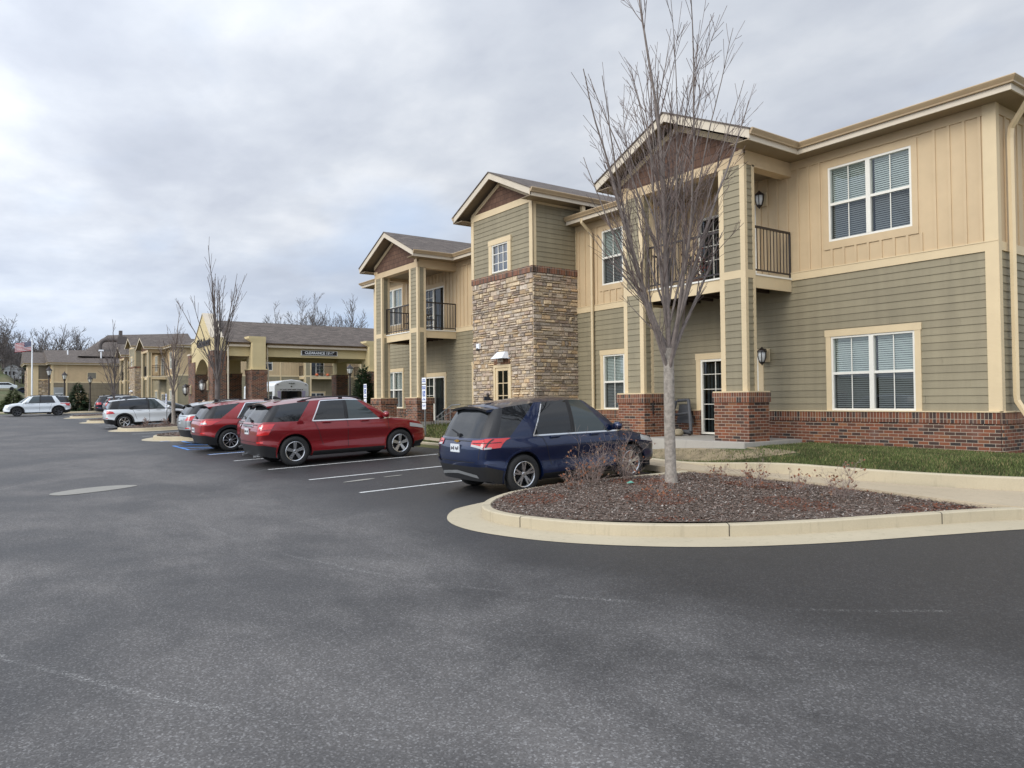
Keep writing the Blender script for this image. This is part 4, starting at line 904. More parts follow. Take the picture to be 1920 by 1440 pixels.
arc=[(114,-13.2-1.0+1.0*math.cos(q),9.6+1.0*math.sin(q)) for q in np.linspace(0,PI*.55,8)]; arc=[(114,-13.15,8.6)]+[(114,-13.15-.9*(1-math.cos(q)),9.5+.9*math.sin(q)) for q in np.linspace(0,PI/2,7)]+[(114,-15.6,10.4)]
m_.tube(arc,.30,12); m_.box(113.7,114.6,-16.4,-15.3,9.9,10.9); m_.box(113.9,114.4,-15.9,-15.5,10.9,11.7); m_.build('exhaust_duct',flat('duct_metal',(.13,.11,.10),.6,.3),W3)
# ================================================================ PORTE-COCHERE
PC=empty('entrance_canopy',(42,-10.24,.3),'stucco and brick entrance canopy with CLEARANCE sign spanning the drive','canopy')
def bpier(x0,x1,y0,y1,z0,zb_,zt,flare=True):
    m_=MB(); m_.box(x0,x1,y0,y1,z0,zb_-.28,0); m_.box(x0-.02,x1+.02,y0-.02,y1+.02,zb_-.28,zb_-.05,1); m_.box(x0-.05,x1+.05,y0-.05,y1+.05,zb_-.05,zb_,2)
    if zt>zb_: m_.box(x0+.05,x1-.05,y0+.05,y1-.05,zb_,zt-.35,2)
    if flare and zt>zb_:
        a=.20; lo=[(x0+.05,y0+.05),(x1-.05,y0+.05),(x1-.05,y1-.05),(x0+.05,y1-.05)]; hi=[(x0+.03,y0+.04),(x1-.03,y0+.04),(x1-.03,y1-.05+a),(x0+.03,y1-.05+a)]
        i=[m_.P((*q,zt-.35)) for q in lo]+[m_.P((*q,zt-.12)) for q in hi]+[m_.P((*q,zt)) for q in hi]
        for k in range(4):
            j=(k+1)%4; m_.idx([i[k],i[j],i[4+j],i[4+k]],2); m_.idx([i[4+k],i[4+j],i[8+j],i[8+k]],2)
        m_.idx(i[8:12],3)
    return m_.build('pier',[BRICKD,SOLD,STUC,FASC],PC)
def G_(x,y): return float(G(x,y))
# near row x=42, far row x=47.2
bpier(41.5,42.7,-12.95,-12.12,.2,3.52,5.31); bpier(41.5,42.7,-19.9,-19.05,.2,3.52,5.31)
bpier(46.9,47.7,-13.1,-12.2,.2,3.5,5.0,False); bpier(46.9,47.7,-20.0,-19.2,.2,3.5,5.0,False)
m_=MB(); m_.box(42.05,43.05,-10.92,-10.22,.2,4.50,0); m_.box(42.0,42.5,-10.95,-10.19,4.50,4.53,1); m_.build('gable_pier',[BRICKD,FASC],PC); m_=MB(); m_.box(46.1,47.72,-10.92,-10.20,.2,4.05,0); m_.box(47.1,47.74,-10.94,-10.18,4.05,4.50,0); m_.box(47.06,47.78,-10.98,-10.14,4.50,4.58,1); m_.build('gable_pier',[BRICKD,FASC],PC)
# beams
m_=MB()
for x0,x1 in ((42.1,42.5),(47.15,47.55)): m_.box(x0,x1,-24,-10.8,4.24,4.86)
m_.box(42.5,47.15,-19.9,-19.3,4.24,4.86); m_.box(42.5,47.15,-12.9,-12.3,4.24,4.86); m_.build('beam',STUC,PC)
m_=MB(); m_.box(42.4,47.3,-24,-10.9,4.5,4.55); m_.build('ceiling',SOFF,PC)
# gable wall with arch
m_=MB(); xl,xr,xm=41.98,47.12,44.4; y0,y1=-10.85,-10.25; outer=[(xr,3.35),(xr,5.25),(xr-.75,5.45),(xm,6.75),(xl+.55,5.35),(xl,5.25),(xl,4.52),(43.02,4.52),(43.02,3.35)]
arch=[(43.02+ (46.1-43.02)*k/14, 3.35+.72*math.sin(PI*k/14)**.8) for k in range(15)]
ring=[(46.1,3.35)]+[(46.1,3.35)]
pts=[(xr,3.35),(xr,5.22),(46.25,5.32),(xm,6.75),(42.55,5.32),(xl,5.22),(xl,4.52),(43.02,4.52),(43.02,3.35)]
front=[]; top=lambda x: np.interp(x,[xl,42.55,xm,46.25,xr],[5.22,5.32,6.75,5.32,5.22]); bot=lambda x: 4.52 if x<43.02 else (3.35 if x>46.1 else 3.35+.80*math.sin(PI*(x-43.02)/(46.1-43.02))**.75)
xs_=sorted({xl,42.55,43.019,43.021,xm,46.099,46.101,46.25,xr,*[43.02+(46.1-43.02)*k/16 for k in range(17)]})
for a,b in zip(xs_,xs_[1:]):
    for y in (y0,y1): m_.face([(a,y,bot(a)),(b,y,bot(b)),(b,y,float(top(b))),(a,y,float(top(a)))],0)
    m_.face([(a,y0,bot(a)),(b,y0,bot(b)),(b,y1,bot(b)),(a,y1,bot(a))],0); m_.face([(a,y0-.04,float(top(a))+.004),(b,y0-.04,float(top(b))+.004),(b,y1+.04,float(top(b))+.004),(a,y1+.04,float(top(a))+.004)],1)
    m_.face([(a,y1+.04,float(top(a))+.004),(b,y1+.04,float(top(b))+.004),(b,y1+.04,float(top(b))-.05),(a,y1+.04,float(top(a))-.05)],1)
for x in (xl,xr): m_.face([(x,y0,bot(x)),(x,y1,bot(x)),(x,y1,5.22),(x,y0,5.22)],0)
GW=m_.build('gable_wall',[STUC,FASC],PC)
textmesh('sign_lettering','Cedarhurst',.62,SIGNK,lambda a,b,c:(44.1-a,-10.20+c,5.03+b),PC,.05,.012)
textmesh('sign_lettering','of Columbia',.26,GALV,lambda a,b,c:(44.1-a,-10.20+c,4.62+b),PC,.03,.004) if False else None
# roof
xm2=44.75; zE,zr_=4.98,6.42
roofpoly([([(41.75,-10.85,zE),(41.75,-24.5,zE),(xm2,-24.5,zr_),(xm2,-10.85,zr_)],'y'),([(47.75,-24.5,zE),(47.75,-10.85,zE),(xm2,-10.85,zr_),(xm2,-24.5,zr_)],'y')],PC)
g=Bld(PC,frameB(42.1)); gutter_line(g,[(24.5,.22),(20.05,.22)],4.99); gutter_line(g,[(19.12,.22),(13.08,.22)],4.99); gutter_line(g,[(12.15,.22),(11.0,.22)],4.99)
# clearance sign
yc=-16.18; m_=MB(); m_.box(42.03,42.10,yc-1.06,yc+1.06,4.39,4.64); so=m_.build('clearance_sign',SIGNK,PC)
m_=MB()
for a,b,c_,d in ((yc-1.09,yc+1.09,4.37,4.39),(yc-1.09,yc+1.09,4.64,4.66),(yc-1.09,yc-1.06,4.39,4.64),(yc+1.06,yc+1.09,4.39,4.64)): m_.box(42.025,42.10,a,b,c_,d)
m_.build('sign_border',SIGNW,so)
textmesh('sign_lettering','CLEARANCE 13\'-6"',.215,SIGNW,lambda a,b,c:(42.02-c,yc-a,4.515+b),so,.012,.006)
Bc=Bld(PC,frameA(-10.22)); walllamp(Bc,47.0,.04,2.45,1.9); walllamp(Bc,42.55,.0,2.85,1.9) if False else walllamp(Bc,43.0,.04,2.6,1.9)
d=MB(); d.tube([(41.98,-13.12,4.8),(41.98,-13.12,3.75),(41.9,-13.14,3.55),(41.86,-13.14,.6)],.045,6); d.tube([(41.98,-11.0,4.8),(41.95,-11.0,.6)],.045,6); d.build('downspout',FASC,PC)
# ================================================================ CARS
# plan columns of the half body, rear centre to front centre:
# (y low, x low) lower body, (y,x) at window sill, (y,x) at roof rim ; for a car 4.65 long, 1.84 wide (half .92)
BASE=dict(L=4.65,W=1.84,H=1.66,wb=2.725,ry=.93,wr=.36,sill=1.03,hood=.99,nose=.80,low=.22,roof=None,
 cols=[(0,0,.10,0,.40,0),(.01,.42,.10,.40,.40,.34),(.055,.70,.15,.64,.46,.545),(.16,.845,.235,.765,.52,.62),(.44,.905,.40,.835,.64,.665),(.95,.92,.66,.856,1.34,.689),(1.32,.92,1.18,.872,1.52,.692),(1.62,.92,1.60,.874,1.74,.694),(2.18,.92,2.10,.876,2.10,.694),(2.30,.92,2.20,.876,2.20,.694),(3.02,.92,3.08,.872,2.50,.680),(3.36,.92,3.36,.860,2.62,.655),(3.95,.90,3.47,.78,2.70,.585),(4.42,.80,3.60,.52,2.78,.41),(4.60,.48,3.66,.26,2.82,.21),(4.65,0,3.68,0,2.83,0)],
 # glass cells in the greenhouse ring, by column index (cell i = i..i+1)
 glass={0:'rear_window',1:'rear_window',4:'side_window',6:'side_window',7:'side_window',9:'side_window',12:'windshield',13:'windshield',14:'windshield'},black=(8,2,3),
 clear=(9,),taper=True,rear_in=(0,.0,.01,.0,.03,.08),clad=False,belt_up=.05,rearbump=.0,crown=.07,rim=0)
def catm(p0,p1,p2,p3,u,ten=.42):
    m1=(p2-p0)*ten;m2=(p3-p1)*ten; u2=u*u;u3=u2*u
    return (2*u3-3*u2+1)*p1+(u3-2*u2+u)*m1+(-2*u3+3*u2)*p2+(u3-u2)*m2
class Car:
    def __init__(s,spec): 
        s.p=dict(BASE); s.p.update(spec); p=s.p; sx=p['W']/1.84; sy=p['L']/4.65; sill=p['sill']
        lv=[]; C_=p['cols']; n=len(C_)
        zs=[p['low'],.40,.60,.86,None,None,None]; clz=p.get('clz',(.55,.34,.42))
        rin=[.10,.02,.0,.02,.06]; fin=[.14,.02,.0,.04,.14]; xin=[.90,.982,.962,1.0,.955]
        for L_ in range(5):
            row=[]
            for k,(yl,xl,yb,xb,yr,xr) in enumerate(C_):
                f=yl/4.65; y=yl; 
                if f<.12: y=yl+rin[L_]*(1-f/.12)
                if f>.84: y=yl-fin[L_]*((f-.84)/.16)
                if L_<4: z=zs[L_]
                else:
                    z=np.interp(f,[0,.1,.25,.70,.82,.93,1.],[sill-.03,sill-.01,sill-.02,sill-.045,p['hood']-.05,p['nose']+.06,p['nose']])
                if L_==1: z=float(np.interp(f,[0,.07,.14,.8,.9,1.],[clz[0],clz[0],clz[1],clz[1],clz[2],clz[2]]))
                if L_==2: z=float(np.interp(f,[0,.1,.2,1.],[.68,.66,.60,.58]))
                if L_==3: z=float(np.interp(f,[0,.1,.2,.75,.9,1.],[.90,.89,.86,.83,.76,.68]))
                if L_==0 and (f<.08 or f>.9): z=zs[0]+.06
                row.append((xl*xin[L_]*sx,y*sy,float(z)))
            lv.append(row)
        row=[];row6=[];row7=[]
        for k,(yl,xl,yb,xb,yr,xr) in enumerate(C_):
            zb=float(np.interp(yb/4.65,[0,.25,.7,.8],[sill+p['belt_up'],sill+.03,sill,p['hood']+.04])); 
            if k<=2: zb=sill+p['belt_up']-.02
            row.append((xb*sx,yb*sy,zb))
            f=yr/4.65; zr=p['H']-p.get('drop',1.)*float(np.interp(f,[.08,.15,.28,.42,.53,.58,.63],[.20,.155,.10,.07,.085,.125,.19])); row6.append((xr*sx,yr*sy,zr))
            row7.append((0,yr*sy,p['H']-p.get('drop',1.)*float(np.interp(f,[.08,.15,.28,.42,.53,.58,.63],[.125,.075,.022,.0,.018,.06,.13]))))
        # hood rise row between shoulder and sill
        mid=[]
        for a,b in zip(lv[4],row): mid.append((a[0]*.35+b[0]*.65 if b[0]>.2 or a[0]<.01 else a[0]*.35+b[0]*.65,a[1]*.5+b[1]*.5,a[2]*.30+b[2]*.70))
        s.lv=[np.array(q) for q in lv]+[np.array(mid),np.array(row),np.array(row6),np.array(row7)]
        s.n=n
    def S(s,u,v,side=1):
        """surface point; u column parameter, v level parameter (0..8)"""
        n=s.n; i=int(min(max(math.floor(u),0),n-2)); f=u-i
        def row(L_):
            R=s.lv[L_]; g=lambda k: R[k] if 0<=k<n else (R[-k]*np.array([-1,1,1]) if k<0 else R[2*n-2-k]*np.array([-1,1,1]))
            ten=.42
            return catm(g(i-1),g(i),g(i+1),g(i+2),f,ten)
        j=int(min(max(math.floor(v),0),len(s.lv)-2)); g=v-j
        a=row(j);b=row(j+1)
        if j<4:
            p0=row(max(j-1,0)) if j>0 else a*2-b; p3=row(min(j+2,4)); q=catm(p0,a,b,p3,g,.40)
        elif j in (4,5):
            q=a*(1-g)+b*g
            if j==4: p3=row(6); q=catm(row(3)*.0+a*2-b,a,b,p3,g,.3)
        elif j==6:
            q=a*(1-g)+b*g; bul=.035*math.sin(PI*g); q=q+np.array([bul*(1 if i>2 and i<12 else .3)*min(1,abs(q[0])/.5),(-.5 if i<3 else (.55 if i>=12 else 0))*bul,bul*.3])
        else:
            q=np.array([a[0]*(1-g),a[1]*(1-g)+b[1]*g,a[2]+(b[2]-a[2])*(1-(1-g)**2)])
        return np.array([q[0]*side,q[1],q[2]])
def build_car(name,spec,loc,rz,label,group,paint_,scale=1.,rim=RIM,rimstyle=5,near=True,clad=False,chrome=False,rails=True,lampmat=REDL,lamps=None,plate=True,fin=True,rimr=.24,extra=None,cat='car'):
    c=Car(spec); p=c.p; root=empty(name,loc,label,cat,group,rz); root.scale=(scale,)*3; LOCAL.add(root.name)
    yo=p['ry']+p['wb']/2         # origin half-way between the axles
    sh=lambda q:(q[0],q[1]-yo,q[2])
    sub=5 if near else 3; us=[k/sub for k in range((c.n-1)*sub+1)]; vs=[k/sub for k in range(8*sub+1)]
    pts={}; ax=[(p['ry'],p['wr']),(p['ry']+p['wb'],p['wr'])]; RA=p['wr']+.075
    grid={1:[[c.S(u,v,1) for v in vs] for u in us]}
    def arch(q,x):
        q=q.copy()
        return q
    groups={}
    def labelof(i,j):
        if j<5*1 and j<=5:
            if j==0: return 'cladding'
            return 'body'
        if j==6:
            if i in p['glass']: return p['glass'][i] if i not in p['clear'] else 'front_window'
            if i in p['black']: return 'pillar_trim'
            return 'body_pillar'
        return 'roof'
    mats={'body':paint_,'body_pillar':paint_,'roof':paint_,'cladding':PLAST,'rear_window':CGL,'side_window':CGL,'front_window':CGT,'windshield':CGT,'pillar_trim':PLAST,'arch_trim':PLAST}
    G0=grid[1]
    import collections
    na,nb=len(us)-1,len(vs)-1; K=np.zeros((na,nb),int); lower=5*sub
    for a in range(na):
        for b in range(min(nb,lower)):
            cm=(G0[a][b]+G0[a+1][b]+G0[a+1][b+1]+G0[a][b+1])/4
            for w_i,(wy,wz) in enumerate(ax):
                if cm[2]<1.0 and abs(cm[0])>.5 and math.hypot(cm[1]-wy,cm[2]-wz)<RA: K[a,b]=w_i+1
    snap={}
    for a in range(na+1):
        for b in range(nb+1):
            nbk=[K[i,j] for i in (a-1,a) for j in (b-1,b) if 0<=i<na and 0<=j<nb]
            if any(nbk) : snap[(a,b)]=max(nbk)
    for side in (1,-1):
        for a in range(na):
            for b in range(nb):
                if K[a,b]: continue
                i=int(us[a]+1e-6); j=int(vs[b]+1e-6); key=labelof(i,j)
                if key in ('side_window','front_window','body_pillar','pillar_trim') : key=(key,side,i if key!='side_window' or i not in (6,7) else 6)
                mb,idm=groups.setdefault(key,(MB(),{})); ix=[]
                for (aa,bb) in ((a,b),(a+1,b),(a+1,b+1),(a,b+1)):
                    k=(aa,bb,side if abs(G0[aa][bb][0])>1e-6 else 0)
                    if k not in idm:
                        q=G0[aa][bb].copy(); q[0]*=side
                        if (aa,bb) in snap:
                            wy,wz=ax[snap[(aa,bb)]-1]; d_=math.hypot(q[1]-wy,q[2]-wz)
                            if d_>1e-3: f=RA/d_; q[1]=wy+(q[1]-wy)*f; q[2]=wz+(q[2]-wz)*f
                        idm[k]=mb.P(sh(q))
                    ix.append(idm[k])
                ix=list(dict.fromkeys(ix))
                if len(ix)<3: continue
                mb.idx(ix if side>0 else ix[::-1])
    objs={}
    body=None
    for key in ['body']+[k for k in groups if k!='body']:
        mb,_=groups[key]; kk=key if isinstance(key,str) else key[0]; nm={'front_window':'side_window','body_pillar':'pillar','pillar_trim':'pillar'}.get(kk,kk)
        par=body if 'pillar' in kk else root
        o=mb.build(nm,mats[kk],par,smooth=True); objs[key]=o
        if key=='body': body=o
    LV=[q for row_ in G0 for q in row_[:lower+1]]; LA=np.array(LV)
    def side_x(y,z):
        d_=(LA[:,1]-y)**2+(LA[:,2]-z)**2; k=np.argsort(d_)[:4]; w_=1/(d_[k]+1e-4); return float((LA[k,0]*w_).sum()/w_.sum())
    # wheel-arch lips, or wide black arch mouldings
    wa=.075 if clad else .018
    for (wy,wz) in ax:
        for sd_ in (1,-1):
            m_=MB(); prev=None
            for q in np.linspace(-.30,PI+.30,30):
                cy,sy=math.cos(q),math.sin(q); zc=wz+RA*sy
                if zc<p['low']-.02: continue
                r=[]
                for rad,off in ((RA-.012,-.05),(RA-.012,.012),(RA+wa,.014),(RA+wa+.004,-.01)):
                    y_=wy+rad*cy; z_=max(wz+rad*sy,p['low']); r.append(m_.P((sd_*(side_x(y_,z_)+off),y_-yo,z_)))
                if prev:
                    for t_ in range(3): m_.idx([prev[t_],r[t_],r[t_+1],prev[t_+1]])
                prev=r
            m_.build('wheel_arch',PLAST if clad else paint_,body,smooth=False)
    put=lambda mb,nm,mt,par=None,smooth=False,bevel=0: mb.build(nm,mt,par or root,smooth=smooth,bevel=bevel)
    # underside and inner wheel houses
    u=MB(); 
    for (wy,wz) in ax:
        for sd_ in (1,-1):
            x0,x1=sd_*(p['W']/2-.30),sd_*(p['W']/2-.035)
            ring=[(wy-yo+RA*1.0*math.cos(q),wz+RA*1.0*math.sin(q)) for q in np.linspace(-.35,PI+.35,16)]
            for A,B_ in zip(ring,ring[1:]): u.face([(x0,*A),(x0,*B_),(x1,*B_),(x1,*A)])
            u.face([(x0,a_,b_) for a_,b_ in ring])
    u.box(-p['W']/2+.12,p['W']/2-.12,.30-yo,p['L']-.35-yo,.24,.34); u.box(-p['W']/2+.3,p['W']/2-.3,.2-yo,p['L']-.3-yo,.30,.62); put(u,'underbody',DARKIN)
    # a dark cabin behind the glass
    def vz(u,z):
        lo_,hi_=0.,6.9
        for _ in range(24):
            m_=(lo_+hi_)/2
            if c.S(u,m_)[2]<z: lo_=m_
            else: hi_=m_
        return lo_
    def patch(nm,quad,mat,off=.006,side=1,par=None,nu=6,nv=4,th=None):
        quad=[(u_,vz(u_,z_)) for u_,z_ in quad]
        mb=MB(); ix=[]; (u0,v0),(u1,v1),(u2,v2),(u3,v3)=quad
        for a in range(nu+1):
            r=[]
            for b in range(nv+1):
                s_,t_=a/nu,b/nv; uu=(1-s_)*(1-t_)*u0+s_*(1-t_)*u1+s_*t_*u2+(1-s_)*t_*u3; vv=(1-s_)*(1-t_)*v0+s_*(1-t_)*v1+s_*t_*v2+(1-s_)*t_*v3
                q=c.S(uu,vv,1); e=.02; du=c.S(uu+e,vv,1)-c.S(uu-e,vv,1); dv=c.S(uu,vv+e,1)-c.S(uu,vv-e,1); nrm=np.cross(du,dv); nn=np.linalg.norm(nrm); nrm=nrm/nn if nn>1e-9 else np.array([1,0,0.])
                if nrm@np.array([q[0],q[1]-p['L']/2,0.])<0: nrm=-nrm
                q=q+nrm*off; q[0]*=side; r.append(mb.P(sh(q)))
            ix.append(r)
        for a in range(nu):
            for b in range(nv): mb.idx([ix[a][b],ix[a+1][b],ix[a+1][b+1],ix[a][b+1]])
        return put(mb,nm,mat,par,True)
    def seam(u0,v0,u1,v1,wd,side,mat=None,nm='panel_seam',par=None,off=.003,mb=None,k=10):
        own=mb is None; mb=mb or MB(); prev=None
        for i in range(k+1):
            t_=i/k; uu=u0+(u1-u0)*t_; vv=v0+(v1-v0)*t_; q=c.S(uu,vv,1); e=.02; du=c.S(uu+e,vv,1)-c.S(uu-e,vv,1); dv=c.S(uu,vv+e,1)-c.S(uu,vv-e,1); nrm=np.cross(du,dv); nrm=nrm/(np.linalg.norm(nrm)+1e-9)
            if nrm@np.array([q[0],q[1]-p['L']/2,0.])<0: nrm=-nrm
            dd=(du*(u1-u0)+dv*(v1-v0)); dd=dd/(np.linalg.norm(dd)+1e-9); w_=np.cross(dd,nrm)*wd/2
            A=q+w_+nrm*off;B_=q-w_+nrm*off; A=A*np.array([side,1,1]);B_=B_*np.array([side,1,1]); cur=(mb.P(sh(A)),mb.P(sh(B_)))
            if prev: mb.idx([prev[0],cur[0],cur[1],prev[1]])
            prev=cur
        if own: put(mb,nm,mat or PLAST,par)
    for sd_ in (1,-1):
        mb=MB()
        seam(8.5,.8,8.5,5.9,.012,sd_,mb=mb); seam(11.0,.8,10.9,5.9,.012,sd_,mb=mb,k=12); seam(6.35,3.6,5.95,5.9,.012,sd_,mb=mb); seam(6.9,1.6,6.35,3.6,.012,sd_,mb=mb)
        put(mb,'door_seam',PLAST,body)
        h=MB()
        for uu in (7.15,9.55):
            q=c.S(uu,4.15 if not p.get('hand') else p['hand'],1); h.box(sd_*(q[0]+.0),sd_*(q[0]+.035),q[1]-yo-.11,q[1]-yo+.11,q[2]-.018,q[2]+.018)
        put(h,'door_handle',paint_,body,bevel=.008)
        mb=MB(); seam(p.get('chr0',6),6.0,11.2,6.0,.028,sd_,mb=mb,k=30,off=.008)
        if chrome: seam(p.get('chr0',6),6.0,p.get('chr0',6),6.93,.026,sd_,mb=mb,off=.010); 
        if chrome=='full': seam(p.get('chr0',6),6.95,11.2,6.95,.02,sd_,mb=mb,k=30,off=.010)
        put(mb,'window_trim',CHR if chrome else PLAST,body)
        # mirror
        q=c.S(10.55,6.05,1); mm=MB(); mm.lathe([(0,-.11),(.055,-.095),(.085,-.03),(.08,.05),(.05,.10),(0,.11)],(sd_*(q[0]+.13),q[1]-yo-.02,q[2]+.07),'x',12); mm.bar((sd_*q[0],q[1]-yo,q[2]-.0),(sd_*(q[0]+.08),q[1]-yo-.01,q[2]+.05),.06,.03); put(mm,'side_mirror',paint_ if not p.get('mir') else PLAST,smooth=True)
    # tail lamps
    lp=lamps or [((2.0,.80),(4.1,.82),(4.3,.98),(2.2,.98))]
    for sd_ in (1,-1):
        for k,q in enumerate(lp):
            if isinstance(q,dict): patch(q['n'],q['q'],q['m'],q.get('o',.014),sd_)
            else: patch('tail_light',q,lampmat,.012,sd_)
        patch('headlight',((12.0,.80),(13.5,.70),(13.5,.79),(12.05,.90)),CLRL,.008,sd_)
        patch('rear_reflector',((1.9,.60),(3.0,.60),(3.0,.64),(1.9,.64)),REDL,.008,sd_)
    # rear furniture
    r=MB(); q=c.S(0,3.6); yy=q[1]-yo
    if plate:
        b=MB(); pz=p.get('pz',.80); q=c.S(0,vz(0,pz)); b.box(-.155,.155,q[1]-yo-.022,q[1]-yo-.004,pz-.075,pz+.075,0)
        for k,x in enumerate((-.115,-.075,-.035,.035,.075,.115)): b.box(x-.014,x+.014,q[1]-yo-.025,q[1]-yo-.02,pz-.035+.01*(k%2),pz+.035-.012*((k+1)%3),1)
        put(b,'licence_plate',[PLATE,INK])
    mb=MB(); seam(0,4.2,1.7,4.2,.02,1,mb=mb); seam(0,4.2,1.7,4.2,.02,-1,mb=mb); seam(0,1.6,2.1,1.6,.012,1,mb=mb); seam(0,1.6,2.1,1.6,.012,-1,mb=mb); seam(2.1,1.6,2.2,4.2,.012,1,mb=mb);seam(2.1,1.6,2.2,4.2,.012,-1,mb=mb); put(mb,'tailgate_seam',PLAST,body)
    sp=MB(); a=c.S(2.4,7.0); z=a[2]; y=a[1]-yo
    xs=np.linspace(-.60,.60,9)*p['W']/1.84
    ztp=c.S(0,7.95)[2]; top=lambda x: z+(ztp-z)*(1-(abs(x)/.62)**2)
    for x0,x1 in zip(xs,xs[1:]):
        t0,t1=top(x0)+.012,top(x1)+.012
        A=[(x0,y+.22,t0+.01),(x0,y-.16,t0-.03),(x0,y-.15,t0-.07),(x0,y+.08,t0-.07)];B_=[(x1,y+.22,t1+.01),(x1,y-.16,t1-.03),(x1,y-.15,t1-.07),(x1,y+.08,t1-.07)]
        for k in range(4): sp.face([A[k],A[(k+1)%4],B_[(k+1)%4],B_[k]],0 if k==0 else 1)
        if x0==xs[0]: sp.face(A)
        if x1==xs[-1]: sp.face(B_)
    put(sp,'spoiler',[paint_,PLAST])
    wv=MB(); q0=c.S(0,6.1); q1=c.S(1.0,6.25); wv.bar(sh(q0+np.array([0,-.02,.0])),sh(np.array([-q1[0]*.8,q1[1]-.02,q1[2]])),.025,.015); wv.box(-.05,.05,q0[1]-yo-.04,q0[1]-yo,q0[2]-.03,q0[2]+.02); put(wv,'wiper',PLAST)
    if fin:
        q=c.S(0,7.9); y=c.lv[8][4][1]-yo+.12; z=c.lv[8][5][2]-.02; f=MB(); f.prism([(y-.08,z),(y+.14,z),(y-.02,z+.085),(y-.07,z+.085)],-.018,.018,'x'); put(f,'antenna_fin',PLAST)
    if rails:
        for sd_ in (1,-1):
            rl=MB(); P_=[]
            for uu in np.linspace(4.6,11.3,12):
                q=c.S(uu,7.12,1); P_.append((sd_*q[0],q[1]-yo,q[2]+.045 if 4.7<uu<11.2 else q[2]))
            rl.tube(P_,.017,6); 
            for uu in (4.8,8,11.0): q=c.S(uu,7.12,1); rl.box(sd_*q[0]-.015,sd_*q[0]+.015,q[1]-yo-.05,q[1]-yo+.05,q[2]-.01,q[2]+.04)
            put(rl,'roof_rail',PLAST,smooth=False)
    # wheels
    ow=p['W']/2-.005
    for (wy,wz) in ax:
        for sd_ in (1,-1):
            R_=p['wr']; x=sd_*ow; yw_=wy-yo
            hb=MB(); hb.lathe([(0,x-sd_*.16),(rimr*.9,x-sd_*.16),(rimr*.98,x-sd_*.03)],(0,yw_,wz),'x',20); hub=put(hb,'wheel',PLAST)
            ty=MB(); prof=[(rimr,x-sd_*.205),(R_-.03,x-sd_*.215),(R_,x-sd_*.19),(R_+.003,x-sd_*.11),(R_,x-sd_*.03),(R_-.02,x-sd_*.008),(R_-.06,x+sd_*.004),(rimr+.02,x-sd_*.002),(rimr,x-sd_*.02)]
            ty.lathe(prof,(0,yw_,wz),'x',32 if near else 20); put(ty,'tyre',TYRE,hub,smooth=True)
            rm=MB(); rm.lathe([(rimr+.004,x-sd_*.010),(rimr-.004,x-sd_*.004),(rimr-.02,x-sd_*.012),(rimr-.03,x-sd_*.06)],(0,yw_,wz),'x',32 if near else 20)
            rm.lathe([(0,x-sd_*.022),(.03,x-sd_*.022),(.05,x-sd_*.03),(.055,x-sd_*.05)],(0,yw_,wz),'x',16)
            ns={5:5,10:5,12:9,6:6}[rimstyle]
            for k in range(ns):
                a=2*PI*k/ns+.3
                offs=[0] if rimstyle in (5,6,12) else [-.17,.17]
                for dd in offs:
                    a0,a1=a+dd*.35,a+dd; w0,w1={5:(.030,.046),10:(.019,.017),12:(.014,.020),6:(.024,.034)}[rimstyle]
                    r0,r1=.04,rimr-.012; ca,sa=math.cos(a0),math.sin(a0); cb,sb=math.cos(a1),math.sin(a1)
                    q=[(x-sd_*.026,yw_+r0*ca-w0*sa,wz+r0*sa+w0*ca),(x-sd_*.026,yw_+r0*ca+w0*sa,wz+r0*sa-w0*ca),(x-sd_*.012,yw_+r1*cb+w1*sb,wz+r1*sb-w1*cb),(x-sd_*.012,yw_+r1*cb-w1*sb,wz+r1*sb+w1*cb)]
                    b_=[(t_[0]-sd_*.03,t_[1],t_[2]) for t_ in q]; rm.face(q)
                    for e in range(4): rm.face([q[e],q[(e+1)%4],b_[(e+1)%4],b_[e]],1)
            put(rm,'rim',[rim,PLAST if rimstyle in(12,6) else rim],hub)
    if extra: extra(dict(c=c,root=root,patch=patch,seam=seam,put=put,sh=sh,yo=yo,body=body,p=p))
    return root
def at_ground(x,y,dz=0): return (x,y,float(G(x,y))+dz)
CARG='cars parked nose-in along the building'
# cars face -Y: rotation pi about z, then tip with the fall of the lot
def place(o,x,y,dz=0,hd=-90):
    g=float(G(x,y)); o.location=(x,y,g+dz); n=Vector((-(float(G(x+1,y))-g),-(float(G(x,y+1))-g),1)).normalized()
    f=Vector((math.cos(math.radians(hd)),math.sin(math.radians(hd)),0))
    f=(f-n*f.dot(n)).normalized(); r_=f.cross(n); M=Matrix(((r_.x,f.x,n.x),(r_.y,f.y,n.y),(r_.z,f.z,n.z))); o.rotation_euler=M.to_euler()
def blue_extra(k):
    put,sh,c,yo,patch,seam=k['put'],k['sh'],k['c'],k['yo'],k['patch'],k['seam']
    q=c.S(0,4.6); m_=MB(); y=q[1]-yo-.02; z=q[2]-.03
    m_.prism([(-.085,z-.010),(-.03,z-.012),(-.024,z-.026),(.024,z-.026),(.03,z-.012),(.075,z-.012),(.085,z+.010),(.03,z+.012),(.024,z+.026),(-.024,z+.026),(-.03,z+.012),(-.075,z+.012)],y-.012,y+.02,'y'); put(m_,'badge',GOLD)
    patch('lower_valance',((0,.40),(1.9,.34),(1.7,.40),(0,.46)),GALV,.012,1); patch('lower_valance',((0,.40),(1.9,.34),(1.7,.40),(0,.46)),GALV,.012,-1)
    patch('bumper_facet',((1.5,.585),(3.7,.585),(2.7,.73),(1.9,.67)),k['body'].data.materials[0],.02,1); patch('bumper_facet',((1.5,.585),(3.7,.585),(2.7,.73),(1.9,.67)),k['body'].data.materials[0],.02,-1)
